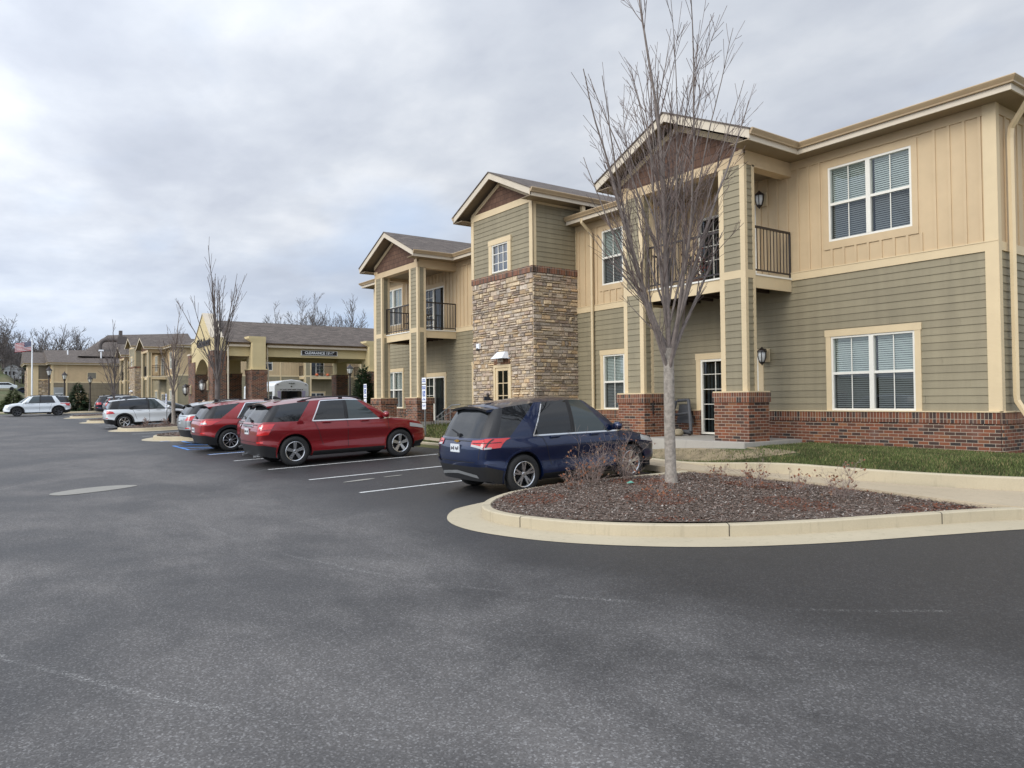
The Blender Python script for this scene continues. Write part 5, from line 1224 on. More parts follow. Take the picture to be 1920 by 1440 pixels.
BLUE=build_car('parked_car',dict(wr=.362,pz=.87,H=1.765),(0,0,0),0,'dark navy blue crossover parked nearest, beside the mulch island','cars parked nose-in along the building',P_BLUE,.965,RIM,10,True,False,True,False,
  lamps=[((1.25,.92),(2.55,.87),(2.6,1.04),(1.35,1.02)),((2.6,.87),(3.9,.89),(4.6,1.05),(2.65,1.05)),{'n':'reverse_light','q':((1.3,.915),(2.5,.87),(2.5,.915),(1.3,.95)),'m':CLRL,'o':.018},{'n':'reverse_light','q':((2.65,.87),(3.3,.878),(3.3,.905),(2.65,.905)),'m':CLRL,'o':.018},{'n':'lamp_divider','q':((2.7,.90),(2.85,.90),(3.6,1.04),(3.4,1.04)),'m':PLAST,'o':.020},{'n':'lamp_divider','q':((1.4,.965),(4.0,.975),(4.0,.985),(1.4,.977)),'m':PLAST,'o':.020}],extra=blue_extra)
place(BLUE,10.73+.92*.96,-9.23)
SPV=dict(cols=[(0,0,.12,0,.30,0),(.01,.42,.12,.40,.30,.36),(.055,.70,.15,.66,.33,.60),(.16,.845,.22,.79,.38,.68),(.44,.905,.36,.85,.55,.70),(.95,.92,.80,.866,1.15,.71),(1.32,.92,1.15,.872,1.38,.71),(1.62,.92,1.60,.874,1.66,.71),(2.18,.92,2.14,.876,2.14,.71),(2.30,.92,2.24,.876,2.24,.71),(3.02,.92,3.02,.872,2.66,.70),(3.36,.92,3.30,.860,2.80,.68),(3.95,.90,3.42,.78,2.88,.60),(4.42,.80,3.56,.52,2.95,.42),(4.60,.48,3.62,.26,2.98,.22),(4.65,0,3.64,0,2.99,0)])
SPX=dict(cols=[(0,0,.12,0,.44,0),(.01,.42,.12,.40,.44,.34),(.035,.72,.15,.66,.46,.56),(.13,.865,.20,.775,.50,.63),(.42,.905,.36,.835,.62,.665),(.95,.92,.98,.865,1.34,.69),(1.32,.92,1.36,.872,1.62,.692),(1.62,.92,1.66,.874,1.80,.694),(2.18,.92,2.16,.876,2.16,.694),(2.30,.92,2.26,.876,2.26,.694),(3.02,.92,3.10,.872,2.54,.680),(3.36,.92,3.38,.860,2.67,.655),(3.95,.90,3.48,.78,2.76,.585),(4.42,.80,3.62,.52,2.84,.41),(4.60,.48,3.68,.26,2.88,.21),(4.65,0,3.70,0,2.89,0)])
def red_extra(k):
    put,c,yo=k['put'],k['c'],k['yo']; q=c.S(0,3.9); m_=MB(); m_.box(-.36,.36,q[1]-yo-.035,q[1]-yo+.01,.985,1.03); put(m_,'chrome_bar',CHR,bevel=.008)
    m_=MB(); q=c.S(5.2,3.9); m_.lathe([(0,q[0]+.004),(.085,q[0]+.004),(.09,q[0]+.001)],(0,q[1]-yo,q[2]),'x',20); put(m_,'fuel_flap',k['body'].data.materials[0])
    for x in(.45,-.45):
        m_=MB(); m_.tube([(x,.02-yo,.27),(x,.25-yo,.28)],.035,10); put(m_,'exhaust_tip',CHR)
RED=build_car('parked_car',dict(SPX,L=4.77,wb=2.857,ry=.90,H=1.68,wr=.365,sill=1.06,pz=.88,chr0=5.9,hood=1.02,nose=.86),(0,0,0),0,'deep red crossover with roof rails, two bays left of the navy one',CARG,P_RED,1.045,RIM,5,True,False,'full',True,lamps=[((2.0,.78),(3.5,.80),(4.05,1.06),(2.15,1.04)),{'n':'lamp_lens','q':((2.3,.94),(2.8,.945),(2.85,1.0),(2.35,.995)),'m':CLRL,'o':.02},{'n':'lamp_divider','q':((2.1,.90),(3.8,.92),(3.8,.93),(2.1,.91)),'m':P_MAR,'o':.02}],extra=red_extra)
place(RED,18.83+.96,-8.10)
def copycar(src,label,paint_swap,x,y,scale):
    """same model in another colour: copy the thing, its parts and their sub-parts"""
    r=src.copy(); COL.objects.link(r); r['label']=label; r.scale=(scale,)*3; mp={}
    def cp(o,par):
        n=o.copy(); COL.objects.link(n); n.parent=par
        if paint_swap and any(m==paint_swap[0] for m in n.data.materials):
            n.data=n.data.copy()
            for i,m in enumerate(n.data.materials):
                if m==paint_swap[0]: n.data.materials[i]=paint_swap[1]
        for ch in o.children: cp(ch,n)
    for ch in src.children: cp(ch,r)
    place(r,x,y); return r
copycar(RED,'maroon crossover almost hidden behind the deep red one, only its rear corner and plate showing',(P_RED,P_MAR),22.9,-8.75,1.0)
ESC=build_car('parked_car',dict(L=4.6,wb=2.71,ry=.93,H=1.66,wr=.36,sill=1.04,pz=.72,chr0=6,W=1.86),(0,0,0),0,'bright red compact crossover with black lower cladding and spoked wheels, beside the blue markings',CARG,P_RED2,1.0,RIM,12,True,True,'full',False,lamps=[((1.7,.86),(3.7,.88),(4.5,1.01),(1.8,1.0)),{'n':'lamp_lens','q':((2.0,.90),(3.2,.91),(3.1,.96),(2.0,.96)),'m':CLRL,'o':.02}])
place(ESC,25.2+.93,-8.05)
LEX=build_car('parked_car',dict(L=4.6,wb=2.66,ry=.98,H=1.64,wr=.36,sill=1.08,pz=.86),(0,0,0),0,'silver hatchback with roof rails, parked beside the first small kerb island',CARG,P_SIL,1.0,RIM,6,True,True,False,True,lamps=[((1.5,.90),(3.6,.90),(4.5,1.08),(2.4,1.02)),{'n':'lower_grille','q':((.9,.72),(2.3,.66),(2.0,.98),(1.0,.98)),'m':GALV,'o':.010}])
place(LEX,30.3,-8.5)
VWC=build_car('parked_car',dict(drop=.7,L=4.72,wb=2.79,ry=.95,H=1.70,wr=.37,sill=1.05,W=1.84,cols=[(0,0,.12,0,.36,0),(.01,.42,.12,.40,.36,.34),(.035,.72,.15,.68,.38,.58),(.13,.865,.20,.79,.42,.65),(.42,.905,.62,.85,.80,.675),(.95,.92,1.05,.865,1.15,.69),(1.32,.92,1.22,.872,1.28,.692),(1.62,.92,1.62,.874,1.68,.694),(2.18,.92,2.16,.876,2.16,.694),(2.30,.92,2.26,.876,2.26,.694),(3.02,.92,3.10,.872,2.54,.680),(3.36,.92,3.38,.860,2.67,.655),(3.95,.90,3.48,.78,2.76,.585),(4.42,.80,3.62,.52,2.84,.41),(4.60,.48,3.68,.26,2.88,.21),(4.65,0,3.70,0,2.89,0)],glass={0:'rear_window',1:'rear_window',4:'side_window',5:'side_window',6:'side_window',7:'side_window',9:'side_window',12:'windshield',13:'windshield',14:'windshield'}),(0,0,0),0,'white three-row crossover with black roof rails behind the island with the slim bare tree',CARG,P_WHI,.985,RIM,6,True,True,False,True,rimr=.26,lamps=[((2.3,.84),(4.1,.86),(3.8,.98),(2.1,1.03))])
place(VWC,46.95+.9,-8.05)
CRV=build_car('parked_car',dict(L=4.55,wb=2.62,ry=.9,H=1.68,sill=1.06),(0,0,0),0,'grey crossover with tall red tail lamps just left of the white one',CARG,P_GRY,1.,RIM,5,False,True,False,False,lamps=[((2.3,.84),(3.9,.86),(3.4,1.05),(2.5,1.05)),((2.65,1.07),(3.2,1.07),(3.5,1.45),(3.05,1.45))])
place(CRV,73.6,-11.0)
NIS=build_car('parked_car',dict(drop=.6,L=4.9,wb=2.83,ry=1.0,H=1.74,sill=1.12,W=1.92),(0,0,0),0,'dark navy crossover parked farthest left in the row, with wide red tail lamps',CARG,P_NAV,1.,RIM,5,False,False,False,True,lamps=[((1.5,.88),(3.9,.88),(3.9,1.08),(1.5,1.08))])
place(NIS,77.6,-11.0)
SED=build_car('parked_car',dict(L=4.7,wb=2.8,H=1.48,sill=.98),(0,0,0),0,'charcoal car parked just right of the white one, only its roof and hood in sight',CARG,P_CHAR,1.,RIM,5,False,False,False,False)
place(SED,49.9,-9.3)
EXP=build_car('parked_car',dict(SPV,drop=.6,L=5.05,wb=3.025,ry=1.02,H=1.78,wr=.39,sill=1.12,hood=1.12,nose=.95,W=2.0,belt_up=.02),(0,0,0),0,'white full-size SUV with black wheels standing across the end of the lot','cars standing beyond the row',P_WHI,1.0,RIMD,6,True,True,False,True,rimr=.27,lamps=[((2.3,1.0),(4.7,1.05),(4.7,1.10),(2.3,1.08)),((2.9,.84),(3.8,.88),(4.1,1.04),(2.9,1.04))])

EXP.scale=(1.045,)*3; place(EXP,81.0,-4.35,0,90)
# ================================================================ TREES AND SHRUBS
def limb(mb,rg,st,d,L,r,lev,maxlev,P,out=None):
    """one limb as a tapering tube; side shoots fork off it and turn upwards"""
    n=max(3,int(L/P['seg'])); pts=[st.copy()]; dirs=[]; dd=d.normalized(); q=st.copy()
    for i in range(n):
        dd=(dd+Vector((rg.uniform(-1,1),rg.uniform(-1,1),rg.uniform(-.6,.6)))*P['wob']+Vector((0,0,P['up'])) *(1-max(0,dd.z))).normalized(); q=q+dd*(L/n); pts.append(q.copy()); dirs.append(dd.copy())
    rr=[max(P['rmin'],r*(1-.82*(i/n)**.9)) for i in range(n+1)]
    sides=6 if r>.03 else (4 if r>.011 else 3); tgt=mb[0] if r>P['split'] else mb[1]; tgt.tube(pts,rr,sides,cap=False)
    if lev>=maxlev: return
    cnt=int(L*P['den'][lev]*rg.uniform(.8,1.2))
    for k in range(cnt):
        f=rg.uniform(P['lo'][lev],.97); i=min(n-1,int(f*n)); base=pts[i].lerp(pts[i+1],f*n-i); ax=dirs[i]; a=rg.uniform(0,2*PI)
        pr=ax.orthogonal().normalized(); pr.rotate(Matrix.Rotation(a,3,ax)); an=math.radians(rg.uniform(*P['ang'][lev])); nd=ax*math.cos(an)+pr*math.sin(an)
        l=L*(1-f*.75)*rg.uniform(*P['len'][lev]); 
        if l<P['minl']: continue
        limb(mb,rg,base,nd,l,max(P['rmin'],rr[i]*rg.uniform(.35,.6)),lev+1,maxlev,P)
def tree(name,loc,h,fork,tr,label,group,seed,P,zf=.42,maxlev=3,nl=16,spread=(12,38),mats=(BARK,TWIG),extra=(),limbL=None,lr=(.34,.5)):
    rg=random.Random(seed); root=empty(name,loc,label,'tree',group); A,Bm,Tm=MB(),MB(),MB(); b=Vector(loc)
    pts=[b+Vector((0,0,-.15)),b+Vector((0,0,.04)),b+Vector((.01,0,.25)),b+Vector((.015,.01,fork*.5)),b+Vector((0,.02,fork*.85)),b+Vector((.0,.02,fork*1.12))]
    Tm.tube(pts,[tr*1.5,tr*1.22,tr*1.04,tr,tr*1.0,tr*.95],12,cap=False)
    top=pts[-1]; H_=h-fork
    limb((A,Bm),rg,top-Vector((0,0,.15)),Vector((.01,.01,1)),H_*.99,tr*.52,0,maxlev,dict(P,wob=P['wob']*.55,up=.3))
    for k in range(nl):
        f=(k+.5)/nl; z0=fork*.84+ (f**1.3)*H_*zf; a=k*2.399+rg.uniform(-.4,.4); an=math.radians(spread[1]+(spread[0]-spread[1])*f+rg.uniform(-4,4)); l=(H_*(.80-.52*f) if not limbL else limbL*(1-.48*f))*rg.uniform(.85,1.1)
        limb((A,Bm),rg,b+Vector((0,.02,z0)),Vector((math.sin(an)*math.cos(a),math.sin(an)*math.sin(a),math.cos(an))),l,tr*rg.uniform(*lr)*(1-.35*f),0,maxlev,P)
    for (z0,a,an,l,r_) in extra:
        limb((A,Bm),rg,b+Vector((0,.02,z0)),Vector((math.sin(math.radians(an))*math.cos(math.radians(a)),math.sin(math.radians(an))*math.sin(math.radians(a)),math.cos(math.radians(an)))),l,r_,0,maxlev,P)
    Tm.build('trunk',mats[0],root,smooth=True); 
    if A.f: A.build('branches',mats[0] if mats[0]!=BARK else flat('limb_bark',(.20,.165,.145),.95,var=.3,scale=9,grain=18),root,smooth=True)
    Bm.build('twigs',mats[1],root); return root
PS=dict(seg=.20,wob=.055,up=.085,rmin=.0040,split=.012,den=(3.6,4.6,4.),lo=(.15,.15,.2),ang=((12,30),(16,40),(25,55)),len=((.20,.42),(.28,.55),(.3,.6)),minl=.13)
SG='bare street trees in the kerb islands'
def hz(x,y,d=.2): return (x,y,float(G(x,y))+d)
tree('bare_tree',hz(8.8,-9.57,.2),9.2,2.05,.090,'tall bare ornamental tree with a pale trunk in the nearest mulch island',SG,3,PS,nl=19,spread=(3,24),maxlev=3,lr=(.24,.40),extra=((1.95,-75,34,3.0,.04),(1.9,100,34,2.8,.032),(2.1,88,25,4.9,.04),(2.2,-95,24,5.2,.042),(2.3,60,28,3.6,.03)),limbL=6.0)
PF=dict(PS,seg=.35,rmin=.009,den=(3.6,3.2,2.5),minl=.25,up=.12,ang=((16,38),(20,42),(25,50)))
tree('bare_tree',hz(34.3,-8.55),8.2,2.0,.11,'bare tree with dark upright branches in front of the canopy gable',SG,5,dict(PF,den=(2.6,2.4,2.),rmin=.0075,wob=.06,ang=((12,28),(15,34),(20,40))),nl=15,spread=(4,19),maxlev=3,limbL=5.2,mats=(TRUNKF,TWIG))
tree('bare_tree',hz(44.5,-8.75),6.7,1.6,.10,'slim bare tree with a straight grey trunk before the white three-row crossover',SG,9,dict(PF,rmin=.008,ang=((14,32),(18,38),(20,40))),nl=13,spread=(6,28),maxlev=3,limbL=3.8,mats=(BARK,TWIG))
tree('bare_tree',hz(58.6,-7.7),6.9,1.2,.10,'small bare multi-limbed tree before the blank far wall, left of the distant porches',SG,12,dict(PF,rmin=.010),nl=8,spread=(4,20),maxlev=2,limbL=4.6,mats=(TRUNKF,TWIG))
# big wild trees: spreading crowns beyond the buildings
PW=dict(seg=1.0,wob=.17,up=.03,rmin=.032,split=.10,den=(1.1,1.5,1.7,1.5),lo=(.18,.15,.2),ang=((28,58),(30,62),(30,60)),len=((.40,.72),(.4,.7),(.4,.7)),minl=.55)
PW['ang']=((28,58),(30,62),(30,60),(30,60)); PW['len']=((.40,.72),(.4,.7),(.4,.7),(.4,.7)); PW['lo']=(.18,.15,.2,.2)
WG='bare woodland trees beyond the buildings'
def at_px(px,d_):
    v=fw+(px-960)/1402*r2; x,y=v.x*d_,v.y*d_; return (x,y,float(H(x,y))-.2)
wild=[(8,205,15.5,'big bare tree at the left edge, its trunk before the white house',.42,21),(44,200,14.5,'bare spreading tree behind the flag, between the left edge and the flagpole',.36,22),(112,168,16.0,'widest bare tree, its limbs fanning out above the long brown roof',.40,23),(152,172,15.0,'bare tree rising behind the far roof, right of the widest crown',.32,24),(192,178,12.5,'low leaning bare tree beside the roof exhaust duct',.26,25),(76,175,15.5,'bare tree crown just right of the flagpole',.34,26),(-14,190,15.,'bare tree half cut off by the left edge of the view',.36,27)]
for px_,dd_,h,lb,tr,sd in wild: tree('bare_tree',at_px(px_,dd_),h,h*.15,tr,lb,WG,sd,PW,nl=15,spread=(8,58),zf=.60,maxlev=4,mats=(TRUNKF,TWIGF),limbL=h*.66)
PB=dict(PW,rmin=.026,den=(1.1,1.5,1.6,1.4),ang=((18,40),(20,45),(25,50),(25,50)))
for k,(px,d_,h,lb) in enumerate(((527,150,20.6,'bare tree at the left end of the row above the canopy roof'),(556,155,22.4,'tallest bare tree above the canopy roof, its crown left of the middle'),(590,150,21.8,'dense bare tree above the middle of the canopy roof'),(612,158,20.2,'bare brownish tree above the canopy roof, right of the dense one'),(660,150,20.6,'separate rounded bare tree above the right end of the canopy roof'),(684,160,17.4,'low bare tree peeping out beside the gabled porch'),(637,150,17.6,'low tree with a few leaves left, between the dense row and the rounded tree'))):
    v=fw+(px-960)/1402*r2; x,y=v.x*d_,v.y*d_
    tree('bare_tree',(x,y,0.5),h,h*.22,.26,lb,WG,60+k,PB,nl=15,spread=(6,46),zf=.6,maxlev=4,mats=(TRUNKF,TWIGF),limbL=h*.55)
# far wooded hillside, read as one mass
def wood():
    r=np.random.RandomState(9); n=520; x=230+r.rand(n)*110; ang=.02-.19*r.rand(n); y=x*ang; V=[];F=[]; mb=MB()
    rg=random.Random(4)
    for i in range(n):
        z0=float(H(x[i],y[i]))-.4; h=rg.uniform(6,9.5); b=Vector((x[i],y[i],z0)); mb.tube([b,b+Vector((0,0,h))],[.16,.05],3,cap=False)
        for k in range(9):
            f=rg.uniform(.25,.9); a=rg.uniform(0,6.3); l=h*(1-f)*.7+1; q=b+Vector((0,0,h*f)); e=q+Vector((math.cos(a)*l*.5,math.sin(a)*l*.5,l*.8)); mb.tube([q,e],[.07,.03],3,cap=False)
            for j in range(2): mb.tube([q.lerp(e,.5+.2*j),q.lerp(e,.5)+Vector((math.cos(a+1.2-2*j)*l*.4,math.sin(a+1.2-2*j)*l*.4,l*.4))],[.035,.02],3,cap=False)
    o=mb.build('woodland',TWIGF); tag(o,'grey leafless wood covering the distant hillside at the far left','woodland',kind='stuff')
wood()
# evergreens
def conifer(name,loc,h,rad,label,seed,n=2600,group=None,col=(.030,.060,.022),tight=False,sz=.16):
    r=np.random.RandomState(seed); root=empty(name,loc,label,'tree',group); T_=MB(); b=Vector(loc); T_.tube([b,b+Vector((0,0,h*.9))],[rad*.09,.01],6); T_.build('trunk',TRUNKF,root)
    f=1-np.sqrt(r.rand(n)); f=np.clip(f,0,1); z=h*(.04+.96*f); a=r.rand(n)*2*PI; lob=1+.22*np.sin(a*5+z*9/h*3)+.15*np.sin(a*9-z*4); rr=rad*(1-f)**(.85 if not tight else .55)*lob*(.35+.65*r.rand(n)**.45)+.02
    c=np.stack([loc[0]+rr*np.cos(a),loc[1]+rr*np.sin(a),loc[2]+z+(.10*rad if tight else -.12*rad)*rr/rad],1); s=sz*(.5+r.rand(n))
    o_=np.stack([np.cos(a),np.sin(a),np.where(r.rand(n)<.5,.1,.6)*(1.6 if tight else .4)-(.25 if not tight else 0)],1); o_/=np.linalg.norm(o_,axis=1)[:,None]; w_=np.stack([-np.sin(a),np.cos(a),(r.rand(n)-.5)*.8],1)
    V=np.stack([c-w_*s[:,None]*.18,c+w_*s[:,None]*.18,c+o_*s[:,None]],1).reshape(-1,3); F=np.arange(n*3).reshape(-1,3); colr=np.array([col])*(.55+.95*r.rand(n,1)); colr[r.rand(n)<.08]=np.array([.07,.07,.03])
    npmesh('crown',V,F,[CONIF],colr,parent=root,loc=loc); return root
conifer('evergreen_shrub',(101.3,-9.46,.95),3.4,1.35,'dark pointed evergreen standing against the blank far wall',41,5000,sz=.34)
conifer('evergreen_shrub',(102.6,-9.9,.95),1.4,.9,'squat evergreen skirt beside the pointed one at the far wall',42,1500,sz=.3)
conifer('evergreen_shrub',(96,-3.0,.95),2.5,1.35,'bushy green spruce behind the hood of the white SUV',43,4200,col=(.060,.085,.020),sz=.34)
conifer('columnar_juniper',(36.2,-16.3,.5),3.0,.62,'dark columnar juniper between the accessible sign and the canopy brick pier',44,5200,tight=True,sz=.22)
conifer('evergreen_shrub',(98.5,-13.,.95),1.2,.5,'small conical shrub by the service door',45,700,sz=.2)
conifer('evergreen_shrub',(216,-10.9,8.8),5.2,2.6,'dark evergreen beside the white house on the hill',46,900,sz=.8)
# dead perennials on the mulch
def drybush(x,y,hgt,wd,seed,label,n=16,leaf=.13,grp='dry leafless shrubs on the near mulch island',rmin=.0030):
    z=float(G(x,y))+.2; rg=random.Random(seed); root=empty('dry_shrub',(x,y,z),label,'shrub',grp); st=MB(); lf=MB(); b=Vector((x,y,z))
    def go(q,d,l,r_,lev):
        k=4; P_=[q]; 
        for i in range(k): d=(d+Vector((rg.uniform(-1,1),rg.uniform(-1,1),rg.uniform(-.3,.7)))*.16).normalized(); q=q+d*l/k; P_.append(q)
        st.tube(P_,[r_*(1-.6*i/k) for i in range(k+1)],3,cap=False)
        if lev<3:
            for i in range(rg.choice((2,3,3)) if lev else 5):
                a=rg.randrange(1,k+1); pr=d.orthogonal().normalized(); pr.rotate(Matrix.Rotation(rg.uniform(0,6.3),3,d)); an=rg.uniform(.4,1.0); go(P_[a],d*math.cos(an)+pr*math.sin(an),l*rg.uniform(.35,.6),max(rmin*.6,r_*.6),lev+1)
        elif rg.random()<leaf:
            for i in range(rg.choice((2,4))):
                s=rg.uniform(.007,.017); u_=Vector((rg.uniform(-1,1),rg.uniform(-1,1),rg.uniform(-1,1))).normalized(); v_=u_.orthogonal(); e=q+u_*s*.7; c=rg.choice(((.28,.10,.04),(.20,.08,.045),(.24,.15,.09))); lf.face([e-u_*s-v_*s*.5,e+u_*s-v_*s*.5,e+u_*s+v_*s*.6,e-u_*s*.8+v_*s*.6],0,c)
    for i in range(n):
        a=rg.uniform(0,6.3); an=abs(rg.gauss(0,.42))+.08; go(b+Vector((math.cos(a)*wd*.18*rg.random(),math.sin(a)*wd*.18*rg.random(),-.1)),Vector((math.sin(an)*math.cos(a),math.sin(an)*math.sin(a),math.cos(an))),hgt*rg.uniform(.55,1.)*.85,rmin*1.5,0)
    st.build('stems',DRY,root); 
    if lf.f: lf.build('dry_leaves',LEAF,root)
DRY=flat('dry_stem',(.25,.19,.165),.95,var=.35,scale=20)
for (x,y,h,w_,sd,lb,n) in ((9.85,-8.75,.80,.5,1,'dry reddish shrub at the kerb in front of the navy rear door, left of two',18),(9.75,-9.45,.85,.5,2,'dry reddish shrub at the kerb in front of the navy front door, right of two',18),(9.55,-8.1,.42,.4,3,'low dry tangle nearest the navy rear wheel',12),(8.05,-8.45,.40,.5,4,'low brittle shrub to the left of the pale trunk foot',14),(7.6,-10.15,.50,.4,5,'dry shrub just right of the pale trunk at the back of the mulch',12),(6.95,-10.35,.38,.4,6,'thin dry shrub between the two taller ones at the back right of the mulch',9),(6.2,-10.35,.50,.5,7,'wiry dry shrub farthest right on the mulch',13),(8.6,-10.5,.35,.35,8,'small dry tuft behind the pale trunk',8),(7.5,-8.0,.28,.5,9,'flattened bronze stems at the front of the mulch',9)):
    drybush(x,y,h,w_,sd,lb,n)
for k,(x,y,h) in enumerate(((43.2,-7.2,.5),(43.4,-8.2,.45),(42.9,-9.2,.5))): drybush(x,y,h,.5,20+k,('dry tuft near the nose of the second island','dry tuft halfway along the second island','dry tuft at the inner end of the second island')[k],8,.2,'dry tufts on the second mulch island',.009)
# one fallen oak leaf on the gutter pan
lm=MB(); c0=Vector((6.43,-7.32,float(G(6.43,-7.32))+.03)); 
for k in range(7):
    a=k*.9; l=.055 if k%2 else .035; lm.face([c0,c0+Vector((math.cos(a)*l,math.sin(a)*l,.012*(k%3))),c0+Vector((math.cos(a+.5)*l*1.3,math.sin(a+.5)*l*1.3,.02)),c0+Vector((math.cos(a+.9)*l*.8,math.sin(a+.9)*l*.8,.0))],0,(.24,.10,.04))
tag(lm.build('fallen_leaf',LEAF,org=tuple(c0)),'curled brown leaf lying on the gutter pan below the near kerb','leaf')
lm=MB(); c0=Vector((9.15,-8.95,float(G(9.15,-8.95))+.24)); lm.box(c0.x-.035,c0.x+.035,c0.y-.05,c0.y+.05,c0.z,c0.z+.012); lm.prism([(c0.x-.03,c0.z+.01),(c0.x+.03,c0.z+.01),(c0.x+.01,c0.z+.03)],c0.y-.04,c0.y+.02,'y'); tag(lm.build('litter_scrap',flat('teal_plastic',(.16,.42,.33),.5),org=tuple(c0)),'small teal plastic scrap on the mulch behind the kerb','litter')
# ================================================================ STREET FURNITURE AND SMALL THINGS
def parking_sign(x,y,ztop,zg,label,extra_top=True,sc=1.):
    root=empty('parking_sign',(x,y,zg),label,'sign','accessible parking signs on posts'); m_=MB(); m_.box(x-.03,x-.005,y-.028,y+.028,zg-.2,ztop-.02); m_.build('post',GALV,root)
    # plates face the lot and the camera; +Y
    zt=ztop; yy=y+.03
    def plate(z0,z1,w_=.152,nm='sign_plate'):
        b=MB(); b.box(x-w_,x+w_,yy,yy+.006,z0,z1); return b.build(nm,SIGNW,root,bevel=.004)
    T=lambda z0:(lambda a,b,c:(x-a,yy+.008+c,z0+b))
    if extra_top:
        p_=plate(zt-.22,zt); textmesh('sign_lettering','PERMIT\nPARKING',.06,SIGNB,T(zt-.11),p_,.003,.001); zt-=.26
    p_=plate(zt-.62,zt); textmesh('sign_lettering','RESERVED\nPARKING',.062,SIGNB,T(zt-.11),p_,.003,.002); b=MB(); b.box(x-.085,x+.085,yy+.006,yy+.011,zt-.42,zt-.22,0)
    # wheelchair symbol
    s_=MB(); cz=zt-.335; ring=[(x+.0-.048*math.cos(q),yy+.014,cz+.048*math.sin(q)) for q in np.linspace(-2.8,1.4,14)]
    s_.tube(ring,.008,4); s_.tube([(x+.012,yy+.014,zt-.26),(x+.006,yy+.014,zt-.315),(x-.03,yy+.014,zt-.318),(x-.05,yy+.014,zt-.375)],.009,4); s_.lathe([(0,-.004),(.015,0),(0,.004)],(x+.014,yy+.014,zt-.243),'y',8)
    b.build('symbol_panel',SIGNB,p_); s_.build('wheelchair_symbol',SIGNW,p_)
    textmesh('sign_lettering','VAN\nACCESSIBLE',.045,SIGNB,T(zt-.52),p_,.003,.001); zt-=.65
    p2=plate(zt-.24,zt,.14); textmesh('sign_lettering','$50 - $300\nFINE',.045,SIGNB,T(zt-.12),p2,.003,.001)
    return root
parking_sign(24.0,-13.2,2.51,.62,'tall white accessible parking sign in front of the near brick pier of the far porch')
parking_sign(30.3,-13.75,2.43,.75,'white accessible parking sign in front of the canopy pier, left of the far porch',False)
parking_sign(44.0,-8.3,2.2,.5,'accessible parking sign seen edge-on in the island beside the slim bare tree',False)
# pedestal signs in the courtyard
root=empty('drive_sign',(56,-26.9,.7),'small white notice boards on a dark post beside the courtyard lamp','sign'); m_=MB(); m_.box(55.95,56.05,-26.95,-26.85,.5,4.2); m_.build('post',DARKM,root)
m_=MB(); m_.box(55.9,55.94,-27.3,-26.3,3.6,4.3,0); m_.box(55.88,55.9,-27.2,-26.95,3.7,4.2,1); m_.box(55.88,55.9,-26.75,-26.45,3.7,4.2,1); m_.box(55.88,55.94,-27.3,-26.85,2.95,3.35,1); m_.build('sign_plate',[DARKM,SIGNW],root)
# lamp posts
def lamppost(x,y,z0,zt,label):
    root=empty('street_lamp',(x,y,z0),label,'street lamp','post lamps around the drive'); m_=MB(); c=(x,y,0); k=(zt-z0)/4.7; hd=.95*k
    m_.lathe([(.20,z0-.1),(.20,z0+.15),(.13,z0+.3),(.10,z0+.9),(.075,z0+1.0),(.065,zt-hd-.15),(.11,zt-hd-.10),(.11,zt-hd-.04),(.07,zt-hd)],c,'z',10); m_.build('post',DARKM,root)
    m_=MB(); m_.lathe([(0,zt+.08),(.03,zt),(.06,zt-.05),(.10,zt-.12),(.24,zt-.30*k),(.30,zt-.38*k),(.27,zt-.42*k),(.0,zt-.42*k)],c,'z',10); m_.lathe([(.10,zt-hd),(.16,zt-.86*k),(.0,zt-.86*k)],c,'z',10)
    for i in range(6): a=i*PI/3; m_.tube([(x+.26*math.cos(a),y+.26*math.sin(a),zt-.42*k),(x+.15*math.cos(a),y+.15*math.sin(a),zt-.86*k)],.014,4)
    m_.build('lantern_frame',DARKM,root); g=MB(); g.lathe([(.24,zt-.42*k),(.13,zt-.85*k)],c,'z',10); g.build('lamp_glass',LAMPG,root,smooth=True)
for px,py,d_,lb in ((92,687,73,'black post lamp nearest the stone end of the far building'),(121,697,80,'black post lamp in the middle of the three before the far building'),(169,705,86,'black post lamp right of the pointed evergreen')):
    v=fw+(px-960)/1402*r2-(py-720)/1402*u2; q=Vector(EYE)+v*d_; lamppost(q.x,q.y,float(H(q.x,q.y)),q.z,lb)
v=fw+(656-960)/1402*r2-(683-720)/1402*u2; q=Vector(EYE)+v*58; lamppost(q.x,q.y,.7,q.z,'black post lamp in the courtyard under the canopy, beside the notice boards')
# flagpole and flag
v=fw+(60.3-960)/1402*r2-(636-720)/1402*u2; q=Vector(EYE)+v*80; fx,fy,fz=q
root=empty('flagpole',(fx,fy,1.0),'white flagpole beside the far building','flagpole'); m_=MB(); m_.lathe([(.09,.8),(.085,3),(.06,fz-.1),(.02,fz)],(fx,fy,0),'z',10); m_.lathe([(0,fz+.12),(.06,fz+.06),(0,fz)],(fx,fy,0),'z',8); m_.build('pole',SIGNW,root,smooth=True)
fm=MB(); red=(.45,.03,.04); wht=(.72,.72,.72); nvy=(.03,.035,.12); ft=fz-.25; fh=1.0; fl=1.6; nx=26
def fp(a,b):
    sag=.32*a**1.2; return (fx-.05-.10*a+.10*math.sin(a*8+b*1.5)*a, fy+.08+fl*a*.92, ft-fh*b-sag*(1-.25*b)+.04*math.sin(a*9)*a)
